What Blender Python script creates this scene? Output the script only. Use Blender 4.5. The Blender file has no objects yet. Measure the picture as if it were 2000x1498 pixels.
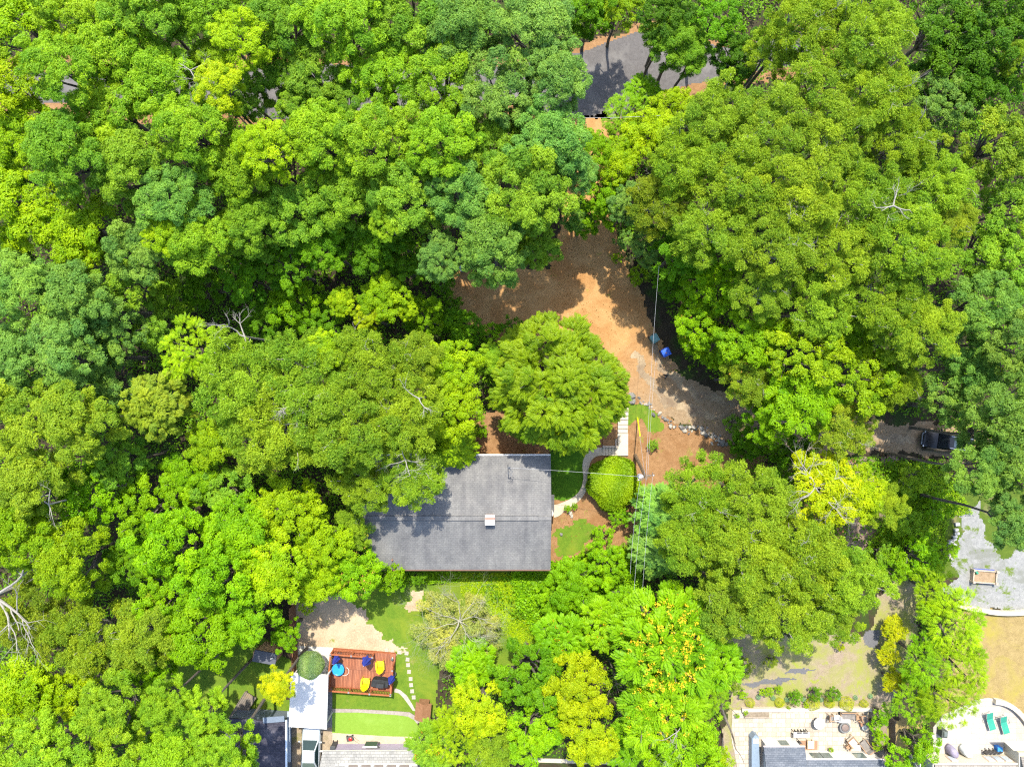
import bpy, bmesh, math, random
import numpy as np
from mathutils import Vector, Matrix

# ------------------------------------------------------------------ camera, light, exposure
SC = bpy.context.scene
H = 63.5                    # drone height above the ground, metres
cam_d = bpy.data.cameras.new("camera"); cam_d.sensor_width = 36; cam_d.lens = 24
cam_d.clip_start = 0.5; cam_d.clip_end = 1500
cam = bpy.data.objects.new("camera", cam_d); SC.collection.objects.link(cam)
cam.location = (0, 0, H); cam.rotation_euler = (0, 0, 0); SC.camera = cam

SUN_EL, SUN_X = math.radians(59.5), 0.02
world = bpy.data.worlds.new("World"); SC.world = world; world.use_nodes = True
wn = world.node_tree.nodes; sky = wn.new("ShaderNodeTexSky"); sky.sky_type = 'NISHITA'; sky.sun_disc = False
sky.sun_elevation = SUN_EL; sky.sun_rotation = 0.0; sky.air_density = 1.0; sky.dust_density = 1.5
bg = wn["Background"]; bg.inputs[1].default_value = 0.15
world.node_tree.links.new(sky.outputs[0], bg.inputs[0])
sun_d = bpy.data.lights.new("sun", 'SUN'); sun_d.energy = 3.0; sun_d.angle = math.radians(0.53); sun_d.color = (1.0, 0.93, 0.80)
sun = bpy.data.objects.new("sun", sun_d); SC.collection.objects.link(sun)
sun.rotation_euler = Vector((SUN_X, -math.cos(SUN_EL), -math.sin(SUN_EL))).to_track_quat('-Z', 'Y').to_euler()
SC.view_settings.view_transform = 'Standard'; SC.view_settings.look = 'None'
SC.view_settings.exposure = 1.72; SC.view_settings.gamma = 1.0
SC.cycles.max_bounces = 7; SC.cycles.diffuse_bounces = 3; SC.cycles.glossy_bounces = 2
SC.cycles.transmission_bounces = 4; SC.cycles.caustics_reflective = False; SC.cycles.caustics_refractive = False
SC.cycles.use_denoising = False
SC.cycles.filter_width = 1.2 if hasattr(SC.cycles, 'filter_width') else 1.5

COL = SC.collection
F = 21.0                    # photo pixels (2000 wide) per metre at ground level
def W(px, py, h=0.0):
    s = (H - h) / H / F
    return ((px - 1000) * s, (749 - py) * s)

# ------------------------------------------------------------------ helpers
class MB:
    def __init__(s): s.v = []; s.f = []; s.m = []
    def add(s, vs, fs, mi=0):
        o = len(s.v); s.v += [tuple(p) for p in vs]; s.f += [tuple(i + o for i in f) for f in fs]; s.m += [mi] * len(fs); return s
    def box(s, c, d, rz=0.0, mi=0, tilt=0.0, taper=1.0):
        cx, cy, cz = c; hx, hy, hz = d[0] / 2, d[1] / 2, d[2] / 2
        P = []
        for z in (-hz, hz):
            k = taper if z > 0 else 1.0
            for x, y in ((-hx, -hy), (hx, -hy), (hx, hy), (-hx, hy)):
                x2, y2, z2 = x * k, y * k, z
                if tilt:
                    y2, z2 = y2 * math.cos(tilt) - z2 * math.sin(tilt), y2 * math.sin(tilt) + z2 * math.cos(tilt)
                P.append((cx + x2 * math.cos(rz) - y2 * math.sin(rz), cy + x2 * math.sin(rz) + y2 * math.cos(rz), cz + z2))
        return s.add(P, [(3, 2, 1, 0), (4, 5, 6, 7), (0, 1, 5, 4), (1, 2, 6, 5), (2, 3, 7, 6), (3, 0, 4, 7)], mi)
    def prism(s, pts, z0, z1, mi=0):
        n = len(pts)
        a = sum(pts[i][0] * pts[(i + 1) % n][1] - pts[(i + 1) % n][0] * pts[i][1] for i in range(n))
        if a < 0: pts = pts[::-1]
        return s.add([(x, y, z0) for x, y in pts] + [(x, y, z1) for x, y in pts],
                     [tuple(range(n))[::-1], tuple(range(n, 2 * n))] + [(i, (i + 1) % n, n + (i + 1) % n, n + i) for i in range(n)], mi)
    def lathe(s, c, prof, n=20, mi=0, rfun=None):
        V = []; 
        for r, z in prof:
            for i in range(n):
                a = 2 * math.pi * i / n; rr = r * (rfun(i, z) if rfun else 1)
                V.append((c[0] + rr * math.cos(a), c[1] + rr * math.sin(a), c[2] + z))
        Fc = [(j * n + i, j * n + (i + 1) % n, (j + 1) * n + (i + 1) % n, (j + 1) * n + i) for j in range(len(prof) - 1) for i in range(n)]
        m = len(prof) - 1
        Fc += [tuple(range(n))[::-1], tuple(range(m * n, m * n + n))]
        return s.add(V, Fc, mi)
    def tube(s, pts, rs, n=6, mi=0):
        pts = [Vector(p) for p in pts]; V = []; k = len(pts)
        if not hasattr(rs, '__len__'): rs = [rs] * k
        for i, p in enumerate(pts):
            d = (pts[min(i + 1, k - 1)] - pts[max(i - 1, 0)])
            d = d.normalized() if d.length > 1e-6 else Vector((0, 0, 1))
            u = d.cross(Vector((0.13, 0.27, 0.95)))
            if u.length < 1e-3: u = d.cross(Vector((1, 0, 0)))
            u.normalize(); w = d.cross(u)
            for j in range(n):
                a = 2 * math.pi * j / n
                V.append(p + (u * math.cos(a) + w * math.sin(a)) * rs[i])
        Fc = [(i * n + j, i * n + (j + 1) % n, (i + 1) * n + (j + 1) % n, (i + 1) * n + j) for i in range(k - 1) for j in range(n)]
        Fc += [tuple(range(n))[::-1], tuple(range((k - 1) * n, k * n))]
        return s.add(V, Fc, mi)
    def build(s, name, mats, parent=None, smooth=False, bevel=0.0, **kw):
        me = bpy.data.meshes.new(name); me.from_pydata(s.v, [], s.f); me.validate(); me.update()
        for m in (mats if isinstance(mats, (list, tuple)) else [mats]): me.materials.append(m)
        if len(me.polygons) == len(s.m): me.polygons.foreach_set('material_index', s.m)
        if smooth: me.polygons.foreach_set('use_smooth', [True] * len(me.polygons))
        o = bpy.data.objects.new(name, me); COL.objects.link(o)
        if parent: o.parent = parent
        if bevel:
            b = o.modifiers.new('bevel', 'BEVEL'); b.width = bevel; b.segments = 2; b.limit_method = 'ANGLE'
        return tag(o, **kw)
def tag(o, label=None, cat=None, group=None, kind=None):
    if label: o['label'] = label
    if cat: o['category'] = cat
    if group: o['group'] = group
    if kind: o['kind'] = kind
    return o
def empty(name, loc, rz=0, **kw):
    o = bpy.data.objects.new(name, None); COL.objects.link(o); o.location = loc; o.rotation_euler[2] = rz
    o.empty_display_size = 0.3
    return tag(o, **kw)
def children_of(o): return [c for c in bpy.data.objects if c.parent == o]
def copy_tree(o, parent=None, kids=None):
    c = o.copy(); COL.objects.link(c); c.parent = parent
    for ch in (kids if kids is not None else children_of(o)): copy_tree(ch, c)
    return c

# ------------------------------------------------------------------ materials
def new_mat(name):
    m = bpy.data.materials.new(name); m.use_nodes = True
    nt = m.node_tree; return m, nt, nt.nodes, nt.links, nt.nodes['Principled BSDF']
def noise(nt, scale, detail=4, rough=0.6, vec=None, dist=0.0):
    n = nt.nodes.new('ShaderNodeTexNoise'); n.inputs['Scale'].default_value = scale
    n.inputs['Detail'].default_value = detail; n.inputs['Roughness'].default_value = rough; n.inputs['Distortion'].default_value = dist
    if vec is not None: nt.links.new(vec, n.inputs['Vector'])
    return n.outputs['Fac']
def ramp(nt, fac, stops):
    r = nt.nodes.new('ShaderNodeValToRGB'); e = r.color_ramp.elements
    while len(e) < len(stops): e.new(0.5)
    for i, (p, c) in enumerate(stops): e[i].position = p; e[i].color = (*c, 1) if len(c) == 3 else c
    nt.links.new(fac, r.inputs[0]); return r.outputs[0]
def mix(nt, fac, a, b, mode='MIX'):
    m = nt.nodes.new('ShaderNodeMix'); m.data_type = 'RGBA'; m.blend_type = mode
    for k, v in ((0, fac), (6, a), (7, b)):
        if hasattr(v, 'links') or isinstance(v, bpy.types.NodeSocket): nt.links.new(v, m.inputs[k])
        else: m.inputs[k].default_value = v if k == 0 else (*v, 1)
    return m.outputs[2]
def coords(nt): return nt.nodes.new('ShaderNodeTexCoord').outputs['Object']
def bump(nt, b, fac, strength=0.5, dist=0.03):
    n = nt.nodes.new('ShaderNodeBump'); n.inputs['Strength'].default_value = strength; n.inputs['Distance'].default_value = dist
    nt.links.new(fac, n.inputs['Height']); nt.links.new(n.outputs[0], b.inputs['Normal'])
KS = 0.66
def surf(name, c1, c2, scale=1.0, c3=None, big=0.15, t3=(0.5, 0.62), rough=0.9, spec=0.2, bmp=0.2, fine=None, c4=None, t4=(0.6, 0.66), s4=0.6, metal=0, k=KS):
    """speckled surface: c1/c2 fine grain, c3 broad patches, c4 smaller spots"""
    dm = lambda c: tuple(x * k for x in c) if c else c
    c1, c2, c3, c4 = dm(c1), dm(c2), dm(c3), dm(c4)
    m, nt, N, L, B = new_mat(name); v = coords(nt)
    f = noise(nt, scale, 6, 0.7, v); col = ramp(nt, f, [(0.3, c1), (0.7, c2)])
    if fine:
        col = mix(nt, fine, col, ramp(nt, noise(nt, scale * 9, 3, 0.8, v), [(0.3, (0.2, 0.2, 0.2)), (0.75, (1.6, 1.6, 1.6))]), 'MULTIPLY')
    if c3: col = mix(nt, ramp(nt, noise(nt, big, 6, 0.65, v, 0.6), [(t3[0], (0, 0, 0)), (t3[1], (1, 1, 1))]), col, c3)
    if c4: col = mix(nt, ramp(nt, noise(nt, s4, 7, 0.72, v, 0.4), [(t4[0], (0, 0, 0)), (t4[1], (1, 1, 1))]), col, c4)
    L.new(col, B.inputs['Base Color']); B.inputs['Roughness'].default_value = rough; B.inputs['Specular IOR Level'].default_value = spec
    B.inputs['Metallic'].default_value = metal
    if bmp: bump(nt, B, noise(nt, scale * 4, 4, 0.7, v), bmp)
    return m
def plain(name, c, rough=0.6, spec=0.4, var=0.12, metal=0.0, coat=0.0):
    m, nt, N, L, B = new_mat(name); v = coords(nt)
    lo = tuple(x * (1 - var) for x in c); hi = tuple(min(1, x * (1 + var)) for x in c)
    L.new(ramp(nt, noise(nt, 3.5, 5, 0.7, v), [(0.3, lo), (0.7, hi)]), B.inputs['Base Color'])
    B.inputs['Roughness'].default_value = rough; B.inputs['Specular IOR Level'].default_value = spec; B.inputs['Metallic'].default_value = metal
    if coat: B.inputs['Coat Weight'].default_value = coat; B.inputs['Coat Roughness'].default_value = 0.05
    return m
def brick(name, c1, c2, mort, bw, bh, ms=0.01, rz=0.0, rough=0.85, streak=None, offset=0.5, squash=1.0, bmp=0.5, spec=0.2, patches=None, k=0.68):
    c1, c2, mort = (tuple(x * k for x in c) for c in (c1, c2, mort))
    m, nt, N, L, B = new_mat(name); v = coords(nt)
    mp = N.new('ShaderNodeMapping'); mp.inputs['Rotation'].default_value = (0, 0, rz); L.new(v, mp.inputs[0])
    b = N.new('ShaderNodeTexBrick'); L.new(mp.outputs[0], b.inputs['Vector']); b.offset = offset; b.squash = squash
    for k, x in (('Color1', (*c1, 1)), ('Color2', (*c2, 1)), ('Mortar', (*mort, 1)), ('Scale', 1.0), ('Mortar Size', ms), ('Mortar Smooth', 0.2), ('Brick Width', bw), ('Row Height', bh), ('Bias', 0.0)):
        b.inputs[k].default_value = x
    col = b.outputs['Color']
    col = mix(nt, 0.8, col, ramp(nt, noise(nt, 14, 3, 0.8, v), [(0.3, (0.7, 0.7, 0.7)), (0.7, (1.25, 1.25, 1.25))]), 'MULTIPLY')
    col = mix(nt, 0.7, col, ramp(nt, noise(nt, 0.7, 5, 0.6, v), [(0.3, (0.72, 0.73, 0.76)), (0.7, (1.22, 1.2, 1.17))]), 'MULTIPLY')
    if streak:
        m2 = N.new('ShaderNodeMapping'); m2.inputs['Scale'].default_value = streak; L.new(v, m2.inputs[0])
        col = mix(nt, 0.8, col, ramp(nt, noise(nt, 1.0, 5, 0.6, m2.outputs[0]), [(0.3, (0.75, 0.75, 0.77)), (0.7, (1.25, 1.25, 1.2))]), 'MULTIPLY')
    if patches: col = mix(nt, ramp(nt, noise(nt, 0.5, 6, 0.7, v), [(0.5, (0, 0, 0)), (0.66, (1, 1, 1))]), col, patches)
    L.new(col, B.inputs['Base Color']); B.inputs['Roughness'].default_value = rough; B.inputs['Specular IOR Level'].default_value = spec
    if bmp: bump(nt, B, b.outputs['Fac'], -bmp, 0.01)
    return m
def leaf_mat(name, trans=0.36, rough=0.5, spec=0.16, shift=1.35):
    """leaf colour comes from the object's own colour; 'tint' varies it leaf by leaf and clump by clump"""
    m, nt, N, L, B = new_mat(name)
    oi = N.new('ShaderNodeObjectInfo').outputs['Color']
    at = N.new('ShaderNodeAttribute'); at.attribute_name = 'tint'
    lo = mix(nt, 1.0, oi, (0.66, 0.80, 0.70), 'MULTIPLY'); hi = mix(nt, 1.0, oi, (shift * 1.16, shift, 0.8), 'MULTIPLY')
    col = mix(nt, at.outputs['Fac'], lo, hi)
    L.new(col, B.inputs['Base Color']); B.inputs['Roughness'].default_value = rough; B.inputs['Specular IOR Level'].default_value = spec
    t = N.new('ShaderNodeBsdfTranslucent'); L.new(mix(nt, 1.0, col, (1.35, 1.25, 0.6), 'MULTIPLY'), t.inputs[0])
    ms = N.new('ShaderNodeMixShader'); ms.inputs[0].default_value = trans
    L.new(B.outputs[0], ms.inputs[1]); L.new(t.outputs[0], ms.inputs[2]); L.new(ms.outputs[0], N['Material Output'].inputs[0])
    return m
LEAF = leaf_mat('leaf'); BARK = surf('bark', (0.10, 0.085, 0.065), (0.24, 0.21, 0.17), 6, bmp=0.8)
DEADW = surf('bleached_wood', (0.28, 0.26, 0.22), (0.44, 0.42, 0.37), 7, bmp=0.5)

# ------------------------------------------------------------------ foliage
def unit(a): return a / np.maximum(np.linalg.norm(a, axis=-1, keepdims=True), 1e-9)
def perp(n, rng):
    r = rng.normal(size=n.shape); r -= (r * n).sum(-1, keepdims=True) * n; return unit(r)
def leaf_object(name, C, D, Nn, Ln, Wd, tint, mat=None):
    """C base, D direction, Nn normal, Ln length, Wd width -> one mesh of four-cornered leaves"""
    n = len(C); S = unit(np.cross(D, Nn)); Ln = np.broadcast_to(Ln, (n,))[:, None]; Wd = np.broadcast_to(Wd, (n,))[:, None]
    v = np.empty((n, 4, 3), np.float32)
    v[:, 0] = C; v[:, 1] = C + D * Ln * 0.45 + S * Wd * 0.5; v[:, 2] = C + D * Ln - Nn * Ln * 0.12; v[:, 3] = C + D * Ln * 0.45 - S * Wd * 0.5
    me = bpy.data.meshes.new(name); me.vertices.add(n * 4); me.loops.add(n * 4); me.polygons.add(n)
    me.vertices.foreach_set('co', v.ravel()); me.loops.foreach_set('vertex_index', np.arange(n * 4, dtype=np.int32))
    me.polygons.foreach_set('loop_start', np.arange(0, n * 4, 4, dtype=np.int32)); me.update()
    a = me.attributes.new('tint', 'FLOAT', 'POINT'); a.data.foreach_set('value', np.repeat(np.clip(tint, 0, 1).astype(np.float32), 4))
    me.materials.append(mat or LEAF); return me
def poisson_disk(rng, n, rad, irr):
    pts = []; ph = rng.uniform(0, 6.28, 4)
    def lim(a): return rad * (1 + irr * (0.6 * math.sin(2 * a + ph[0]) + 0.5 * math.sin(3 * a + ph[1]) + 0.4 * math.sin(5 * a + ph[2])))
    for _ in range(n):
        best, bd = None, -1
        for _ in range(14):
            a = rng.uniform(0, 2 * math.pi); r = math.sqrt(rng.uniform(0, 1)) * lim(a); p = (r * math.cos(a), r * math.sin(a))
            d = min([math.hypot(p[0] - q[0], p[1] - q[1]) for q in pts] or [9])
            if d > bd: best, bd = p, d
        pts.append(best)
    return pts
def crown_points(rng, R, nclump, depth, irr, rc, zj):
    C = []
    for x, y in poisson_disk(rng, nclump, R * 0.80, irr):
        q = min(1.0, math.hypot(x, y) / (R * 0.95)); z = depth * math.sqrt(max(0, 1 - q * q)) + rng.normal() * zj
        C.append((x, y, z, rc * R * rng.uniform(0.58, 1.36) * (1.05 - 0.3 * q)))
    for k in range(nclump // 3):                     # lower skirt
        a = rng.uniform(0, 6.28); r = R * rng.uniform(0.45, 0.85)
        C.append((r * math.cos(a), r * math.sin(a), -depth * rng.uniform(0.1, 0.5), rc * R * rng.uniform(0.6, 0.9)))
    return C
def broad_crown(name, seed, R=4.5, nclump=26, depth=3.0, irr=0.12, rc=0.27, zj=0.55, nsub=8, per=26, whorl=5, L=0.27, Wf=0.42, jit=0.45, spread=0.35, up=0.35, tc=0.22, tips=0.0):
    rng = np.random.default_rng(seed); P = []; Nn = []; T = []
    CL = crown_points(rng, R, nclump, depth, irr, rc, zj)
    for cx, cy, cz, cr in CL:
        ct = rng.normal() * tc
        for _ in range(nsub):
            d = rng.normal(size=3); d /= np.linalg.norm(d); d[2] = abs(d[2]) * 0.9 - 0.12
            sc = np.array((cx, cy, cz)) + d * cr * np.array((0.72, 0.72, 0.5)); sr = cr * rng.uniform(0.34, 0.56)
            st = ct + rng.normal() * tc * 0.5
            n = max(6, int(per * (sr / 0.5) ** 1.6))
            q = unit(rng.normal(size=(n, 3)) + np.array((0, 0, 0.75))); 
            P.append(sc + q * sr * rng.uniform(0.72, 1.08, (n, 1)) * np.array((1.05, 1.05, 0.8))); Nn.append(q); T.append(np.full(n, 0.45 + st) + rng.normal(size=n) * 0.12)
    P = np.concatenate(P); Nn = np.concatenate(Nn); T = np.concatenate(T); n = len(P)
    P = np.repeat(P, whorl, 0); A = np.repeat(unit(Nn + np.array((0, 0, up))), whorl, 0); T = np.repeat(T, whorl) + rng.normal(size=n * whorl) * 0.10
    D = unit(perp(A, rng) + A * spread * rng.uniform(-0.3, 1.3, (len(P), 1))); NN = A - (A * D).sum(-1, keepdims=True) * D
    NN = unit(NN + rng.normal(size=NN.shape) * jit); NN = unit(NN - (NN * D).sum(-1, keepdims=True) * D)
    ln = L * rng.uniform(0.65, 1.25, len(P))
    if tips:
        T = np.where(rng.random(len(T)) < tips, 1.0, T)
    return leaf_object(name, P, D, NN, ln, ln * Wf, T), CL
def frond_set(rng, base, dirs, norms, FL, pairs, LL, LW, droop=0.25, pairang=1.05):
    """pinnate fronds: leaflets in pairs along a drooping rachis"""
    n = len(base); S = unit(np.cross(dirs, norms)); Cs = []; Ds = []; Ns = []; Ls = []
    FL = np.broadcast_to(FL, (n,))[:, None]
    for k in range(pairs):
        t = (k + 0.6) / pairs; p = base + dirs * FL * t - norms * FL * droop * t * t
        for sg in (-1, 1):
            a = pairang * (1 - 0.35 * t); d = unit(dirs * math.cos(a) + S * sg * math.sin(a) - norms * (0.15 + 0.3 * droop * t) + rng.normal(size=(n, 3)) * 0.10)
            nn = unit(norms + rng.normal(size=(n, 3)) * 0.22); nn = unit(nn - (nn * d).sum(-1, keepdims=True) * d)
            Cs.append(p); Ds.append(d); Ns.append(nn); Ls.append(LL * (0.55 + 0.9 * math.sin(math.pi * (0.15 + 0.75 * t))) * np.ones(n))
    return np.concatenate(Cs), np.concatenate(Ds), np.concatenate(Ns), np.concatenate(Ls), pairs * 2
def frond_crown(name, seed, R=3.5, nclump=16, depth=1.8, per=34, FL=0.75, pairs=8, LL=0.22, LW=0.34, irr=0.15, zj=0.4, rc=0.3, tc=0.15, down=0.1, droop=0.3, rad=0.15):
    rng = np.random.default_rng(seed); B = []; Dd = []; T = []; CL = crown_points(rng, R, nclump, depth, irr, rc, zj); Nn = []
    for cx, cy, cz, cr in CL:
        n = int(per * cr * cr) + 8; ct = rng.normal() * tc
        q = unit(rng.normal(size=(n, 3)) + np.array((0, 0, 0.8))); P = np.array((cx, cy, cz)) + q * cr * np.array((0.8, 0.8, 0.6)) * rng.uniform(0.5, 1, (n, 1))
        out = unit(P - np.array((cx, cy, cz)) + np.array((cx, cy, 0)) * 0.15); out[:, 2] = out[:, 2] * 0.35 - down; out = unit(out + rng.normal(size=out.shape) * 0.2)
        up = np.tile(np.array((0, 0, 1.0)), (n, 1)) + q * 0.35; up = unit(up - (up * out).sum(-1, keepdims=True) * out)
        B.append(P); Dd.append(out); Nn.append(up); T.append(0.45 + ct + rng.normal(size=n) * 0.12)
    B = np.concatenate(B); Dd = np.concatenate(Dd); Nn = np.concatenate(Nn); T = np.concatenate(T)
    C, D, N2, Ls, k = frond_set(rng, B, Dd, Nn, FL * rng.uniform(0.7, 1.2, len(B)), pairs, LL, LW, droop)
    return leaf_object(name, C, D, N2, Ls, Ls * LW, np.tile(T, k) + rng.normal(size=len(C)) * 0.06), CL
def conifer_crown(name, seed, R=5.6, Hc=7.5, levels=17, FL=0.8, pairs=8, LL=0.17, dens=1.0, top_r=0.12, spike=0.16):
    """tiers of long drooping boughs, each carrying flat sprays; the tips stick out past the outline"""
    rng = np.random.default_rng(seed); B = []; Dd = []; T = []; boughs = []
    for lv in range(levels):
        t = lv / (levels - 1); z = Hc * (1 - t) ** 1.0; rad = R * (top_r + (1 - top_r) * math.sin(min(1, t * 1.12) * math.pi / 2) ** 0.9)
        nb = max(4, int(2 * math.pi * rad / 1.25)); off = rng.uniform(0, 6.28)
        if lv == 0:
            for _ in range(60):
                a = rng.uniform(0, 6.28); r0 = R * .22 * math.sqrt(rng.uniform(0, 1)); B.append(np.array((math.cos(a) * r0, math.sin(a) * r0, z + .3 - r0 * .5))); Dd.append((math.cos(a + rng.normal() * .5), math.sin(a + rng.normal() * .5), .05)); T.append(.5 + rng.normal() * .15)
        for b in range(nb):
            a = off + 2 * math.pi * b / nb + rng.normal() * 0.2; bend = rng.normal() * .35; ln = rad * rng.uniform(1 - spike * 1.6, 1 + spike * 0.6); bt = rng.normal() * 0.2
            d = np.array((math.cos(a), math.sin(a), 0.0)); s = np.array((-math.sin(a), math.cos(a), 0.0)); z0 = z + rng.normal() * 0.38
            boughs.append(((0, 0, z0), tuple(d * ln * 0.85 + np.array((0, 0, z0 - 0.16 * ln)))))
            st = max(0.15, 1 - 2.3 / max(ln, 0.5)) if t < 0.95 else 0.3
            m = int(dens * (14 + 10 * ln * (1 - st)))
            for _ in range(m):
                u = rng.uniform(st, 1.0); w = (1.05 - u) * 0.9 + 0.15
                p = d * ln * u + s * (rng.normal() * w * 0.42 + bend * u * u * ln * .35) + np.array((0, 0, z0 + 0.25 * math.sin(u * 3.1) - 0.28 * ln * u * u * 0.55 + rng.normal() * 0.12))
                B.append(p); dd = d * 1.0 + s * (rng.normal() * 0.6 + bend * .8) + np.array((0, 0, -0.18 + rng.normal() * 0.12)); Dd.append(dd); T.append(0.45 + bt + rng.normal() * 0.12 + (0.2 if u > 0.85 else 0))
    B = np.array(B); Dd = unit(np.array(Dd)); T = np.array(T); n = len(B)
    up = unit(np.tile((0, 0, 1.0), (n, 1)) + rng.normal(size=(n, 3)) * 0.25); up = unit(up - (up * Dd).sum(-1, keepdims=True) * Dd)
    C, D, N2, Ls, k = frond_set(rng, B, Dd, up, FL * rng.uniform(0.7, 1.2, n), pairs, LL, 0.4, 0.25, 0.85)
    return leaf_object(name, C, D, N2, Ls, Ls * 0.42, np.tile(T, k) + rng.normal(size=len(C)) * 0.07), boughs
def ball_mesh(name, seed, n=5200, L=0.07, flat=0.8, lump=0.05, R=1.0):
    rng = np.random.default_rng(seed); q = unit(rng.normal(size=(n, 3)) + np.array((0, 0, 0.3)))
    k = 1 + lump * (np.sin(q[:, 0] * 7 + seed) + np.sin(q[:, 1] * 6 + 2 * seed) + np.sin(q[:, 2] * 8 + q[:, 0] * 5))
    P = q * (k * rng.uniform(0.9, 1.02, n) * R)[:, None] * np.array((1, 1, flat)); D = unit(perp(q, rng) + q * 0.7)
    N2 = unit(q + rng.normal(size=q.shape) * 0.4); N2 = unit(N2 - (N2 * D).sum(-1, keepdims=True) * D)
    ln = L * rng.uniform(0.7, 1.3, n); T = 0.5 + 0.12 * rng.normal(size=n) + 0.25 * np.sin(q[:, 0] * 5 + q[:, 1] * 4 + seed)
    return leaf_object(name, P, D, N2, ln, ln * 0.5, T)
def grow(mb, rng, p, d, ln, r, depth, n=5, curl=0.35, up=0.1, split=(2, 4)):
    """a bare branch that forks"""
    pts = [p]; rs = [r]; q = Vector(p); dd = Vector(d).normalized(); seg = max(3, int(ln / 0.35)) if depth > 0 else 3
    seg = min(seg, 6)
    for i in range(seg):
        dd = (dd + Vector((rng.gauss(0, 1), rng.gauss(0, 1), rng.gauss(0, 1))) * curl * 0.5 + Vector((0, 0, up * 0.2))).normalized()
        q = q + dd * (ln / seg); pts.append(tuple(q)); rs.append(r * (1 - 0.55 * (i + 1) / seg))
    mb.tube(pts, rs, n if r > 0.03 else 4)
    if depth > 0:
        for _ in range(rng.randint(*split)):
            k = rng.randint(max(1, seg // 2), seg); nd = (Vector(pts[k]) - Vector(pts[k - 1])).normalized()
            nd = (nd + Vector((rng.gauss(0, 1), rng.gauss(0, 1), rng.gauss(0, 0.6))) * 0.65).normalized()
            grow(mb, rng, pts[k], nd, ln * rng.uniform(0.5, 0.78), rs[k] * 0.72, depth - 1, n, curl, up, split)
def limb_mesh(name, CL, seed, snags=0, r0=0.16):
    rng = random.Random(seed); mb = MB(); k = list(CL); rng.shuffle(k)
    for c in k[:11]:
        t = (c[0], c[1], c[2] + c[3] * rng.choice((0.0, 0.2, 0.95)))
        m = (c[0] * 0.45 + rng.gauss(0, .3), c[1] * 0.45 + rng.gauss(0, .3), c[2] * 0.2 - 1.0)
        mb.tube([(0, 0, -3.6), m, t], [r0, r0 * 0.65, 0.03], 6)
    for c in k[:snags]:
        grow(mb, rng, (c[0] * .8, c[1] * .8, c[2] + 0.1), (c[0], c[1], 2.2), rng.uniform(1.0, 1.7), 0.045, 2, 4, 0.5)
    me = bpy.data.meshes.new(name); me.from_pydata(mb.v, [], mb.f); me.materials.append(BARK if not snags else DEADW); return me
def trunk_mesh(name, seed, r=0.27):
    rng = random.Random(seed); mb = MB()
    pts = [(0, 0, -0.1), (0.02, 0, .25), (rng.gauss(0, .08), rng.gauss(0, .08), 3), (rng.gauss(0, .12), rng.gauss(0, .12), 6.5), (0, 0, 10)]
    mb.tube(pts, [r * 1.45, r * 1.05, r * .9, r * .75, r * .55], 9)
    me = bpy.data.meshes.new(name); me.from_pydata(mb.v, [], mb.f); me.materials.append(BARK); return me
TRUNK = [trunk_mesh('trunk', 5), trunk_mesh('trunk', 9)]
# ------------------------------------------------------------------ the ground
def pin(pts, X, Y):
    r = np.zeros(X.shape, bool); n = len(pts)
    for i in range(n):
        x1, y1 = pts[i]; x2, y2 = pts[(i + 1) % n]
        if y1 == y2: continue
        r ^= ((y1 > Y) != (y2 > Y)) & (X < (x2 - x1) * (Y - y1) / (y2 - y1) + x1)
    return r
def lumpy(X, Y, s, seed):
    r = np.zeros(X.shape)
    for k in range(5):
        f = s * 1.9 ** k; a = 0.6 ** k; p = seed * 1.7 + k * 2.1
        r += a * np.sin(X * f + 1.7 * np.sin(Y * f * .8 + p)) * np.cos(Y * f * 1.1 + 1.3 * np.sin(X * f * .7 + p * 2))
    return r
def region(name, pts, z, m, res=0.14, wob=0.25, seed=1, label=None, kind='structure', relief=0.0):
    """a ground sheet with a ragged natural edge"""
    P = [W(*p) for p in pts]; xs = [p[0] for p in P]; ys = [p[1] for p in P]
    gx = np.arange(min(xs) - .5, max(xs) + .5, res); gy = np.arange(min(ys) - .5, max(ys) + .5, res); X, Y = np.meshgrid(gx, gy)
    xc = X[:-1, :-1] + res / 2; yc = Y[:-1, :-1] + res / 2
    k = pin(P, xc + wob * lumpy(xc, yc, 1.3, seed), yc + wob * lumpy(xc + 40, yc, 1.5, seed + 3))
    j, i = np.nonzero(k); nx = len(gx); idx = np.stack([j * nx + i, j * nx + i + 1, (j + 1) * nx + i + 1, (j + 1) * nx + i], 1)
    u, inv = np.unique(idx.ravel(), return_inverse=True); vx = X.ravel()[u]; vy = Y.ravel()[u]
    co = np.stack([vx, vy, z + (relief * lumpy(vx, vy, .9, seed) if relief else 0 * vx)], 1)
    me = bpy.data.meshes.new(name); n = len(idx); me.vertices.add(len(co)); me.loops.add(4 * n); me.polygons.add(n)
    me.vertices.foreach_set('co', co.astype(np.float32).ravel()); me.loops.foreach_set('vertex_index', inv.astype(np.int32).ravel())
    me.polygons.foreach_set('loop_start', np.arange(0, 4 * n, 4, dtype=np.int32)); me.update(); me.materials.append(m)
    me.polygons.foreach_set('use_smooth', [True] * n)
    o = bpy.data.objects.new(name, me); COL.objects.link(o); return tag(o, label, kind=kind)
def slab(name, pts, z0, z1, m, px=True, bevel=0.0, kind='structure', parent=None, h=None, **kw):
    P = [W(*p, (z1 if h is None else h)) for p in pts] if px else pts
    return MB().prism(P, z0, z1).build(name, m, parent, bevel=bevel, kind=kind, **kw)

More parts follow.
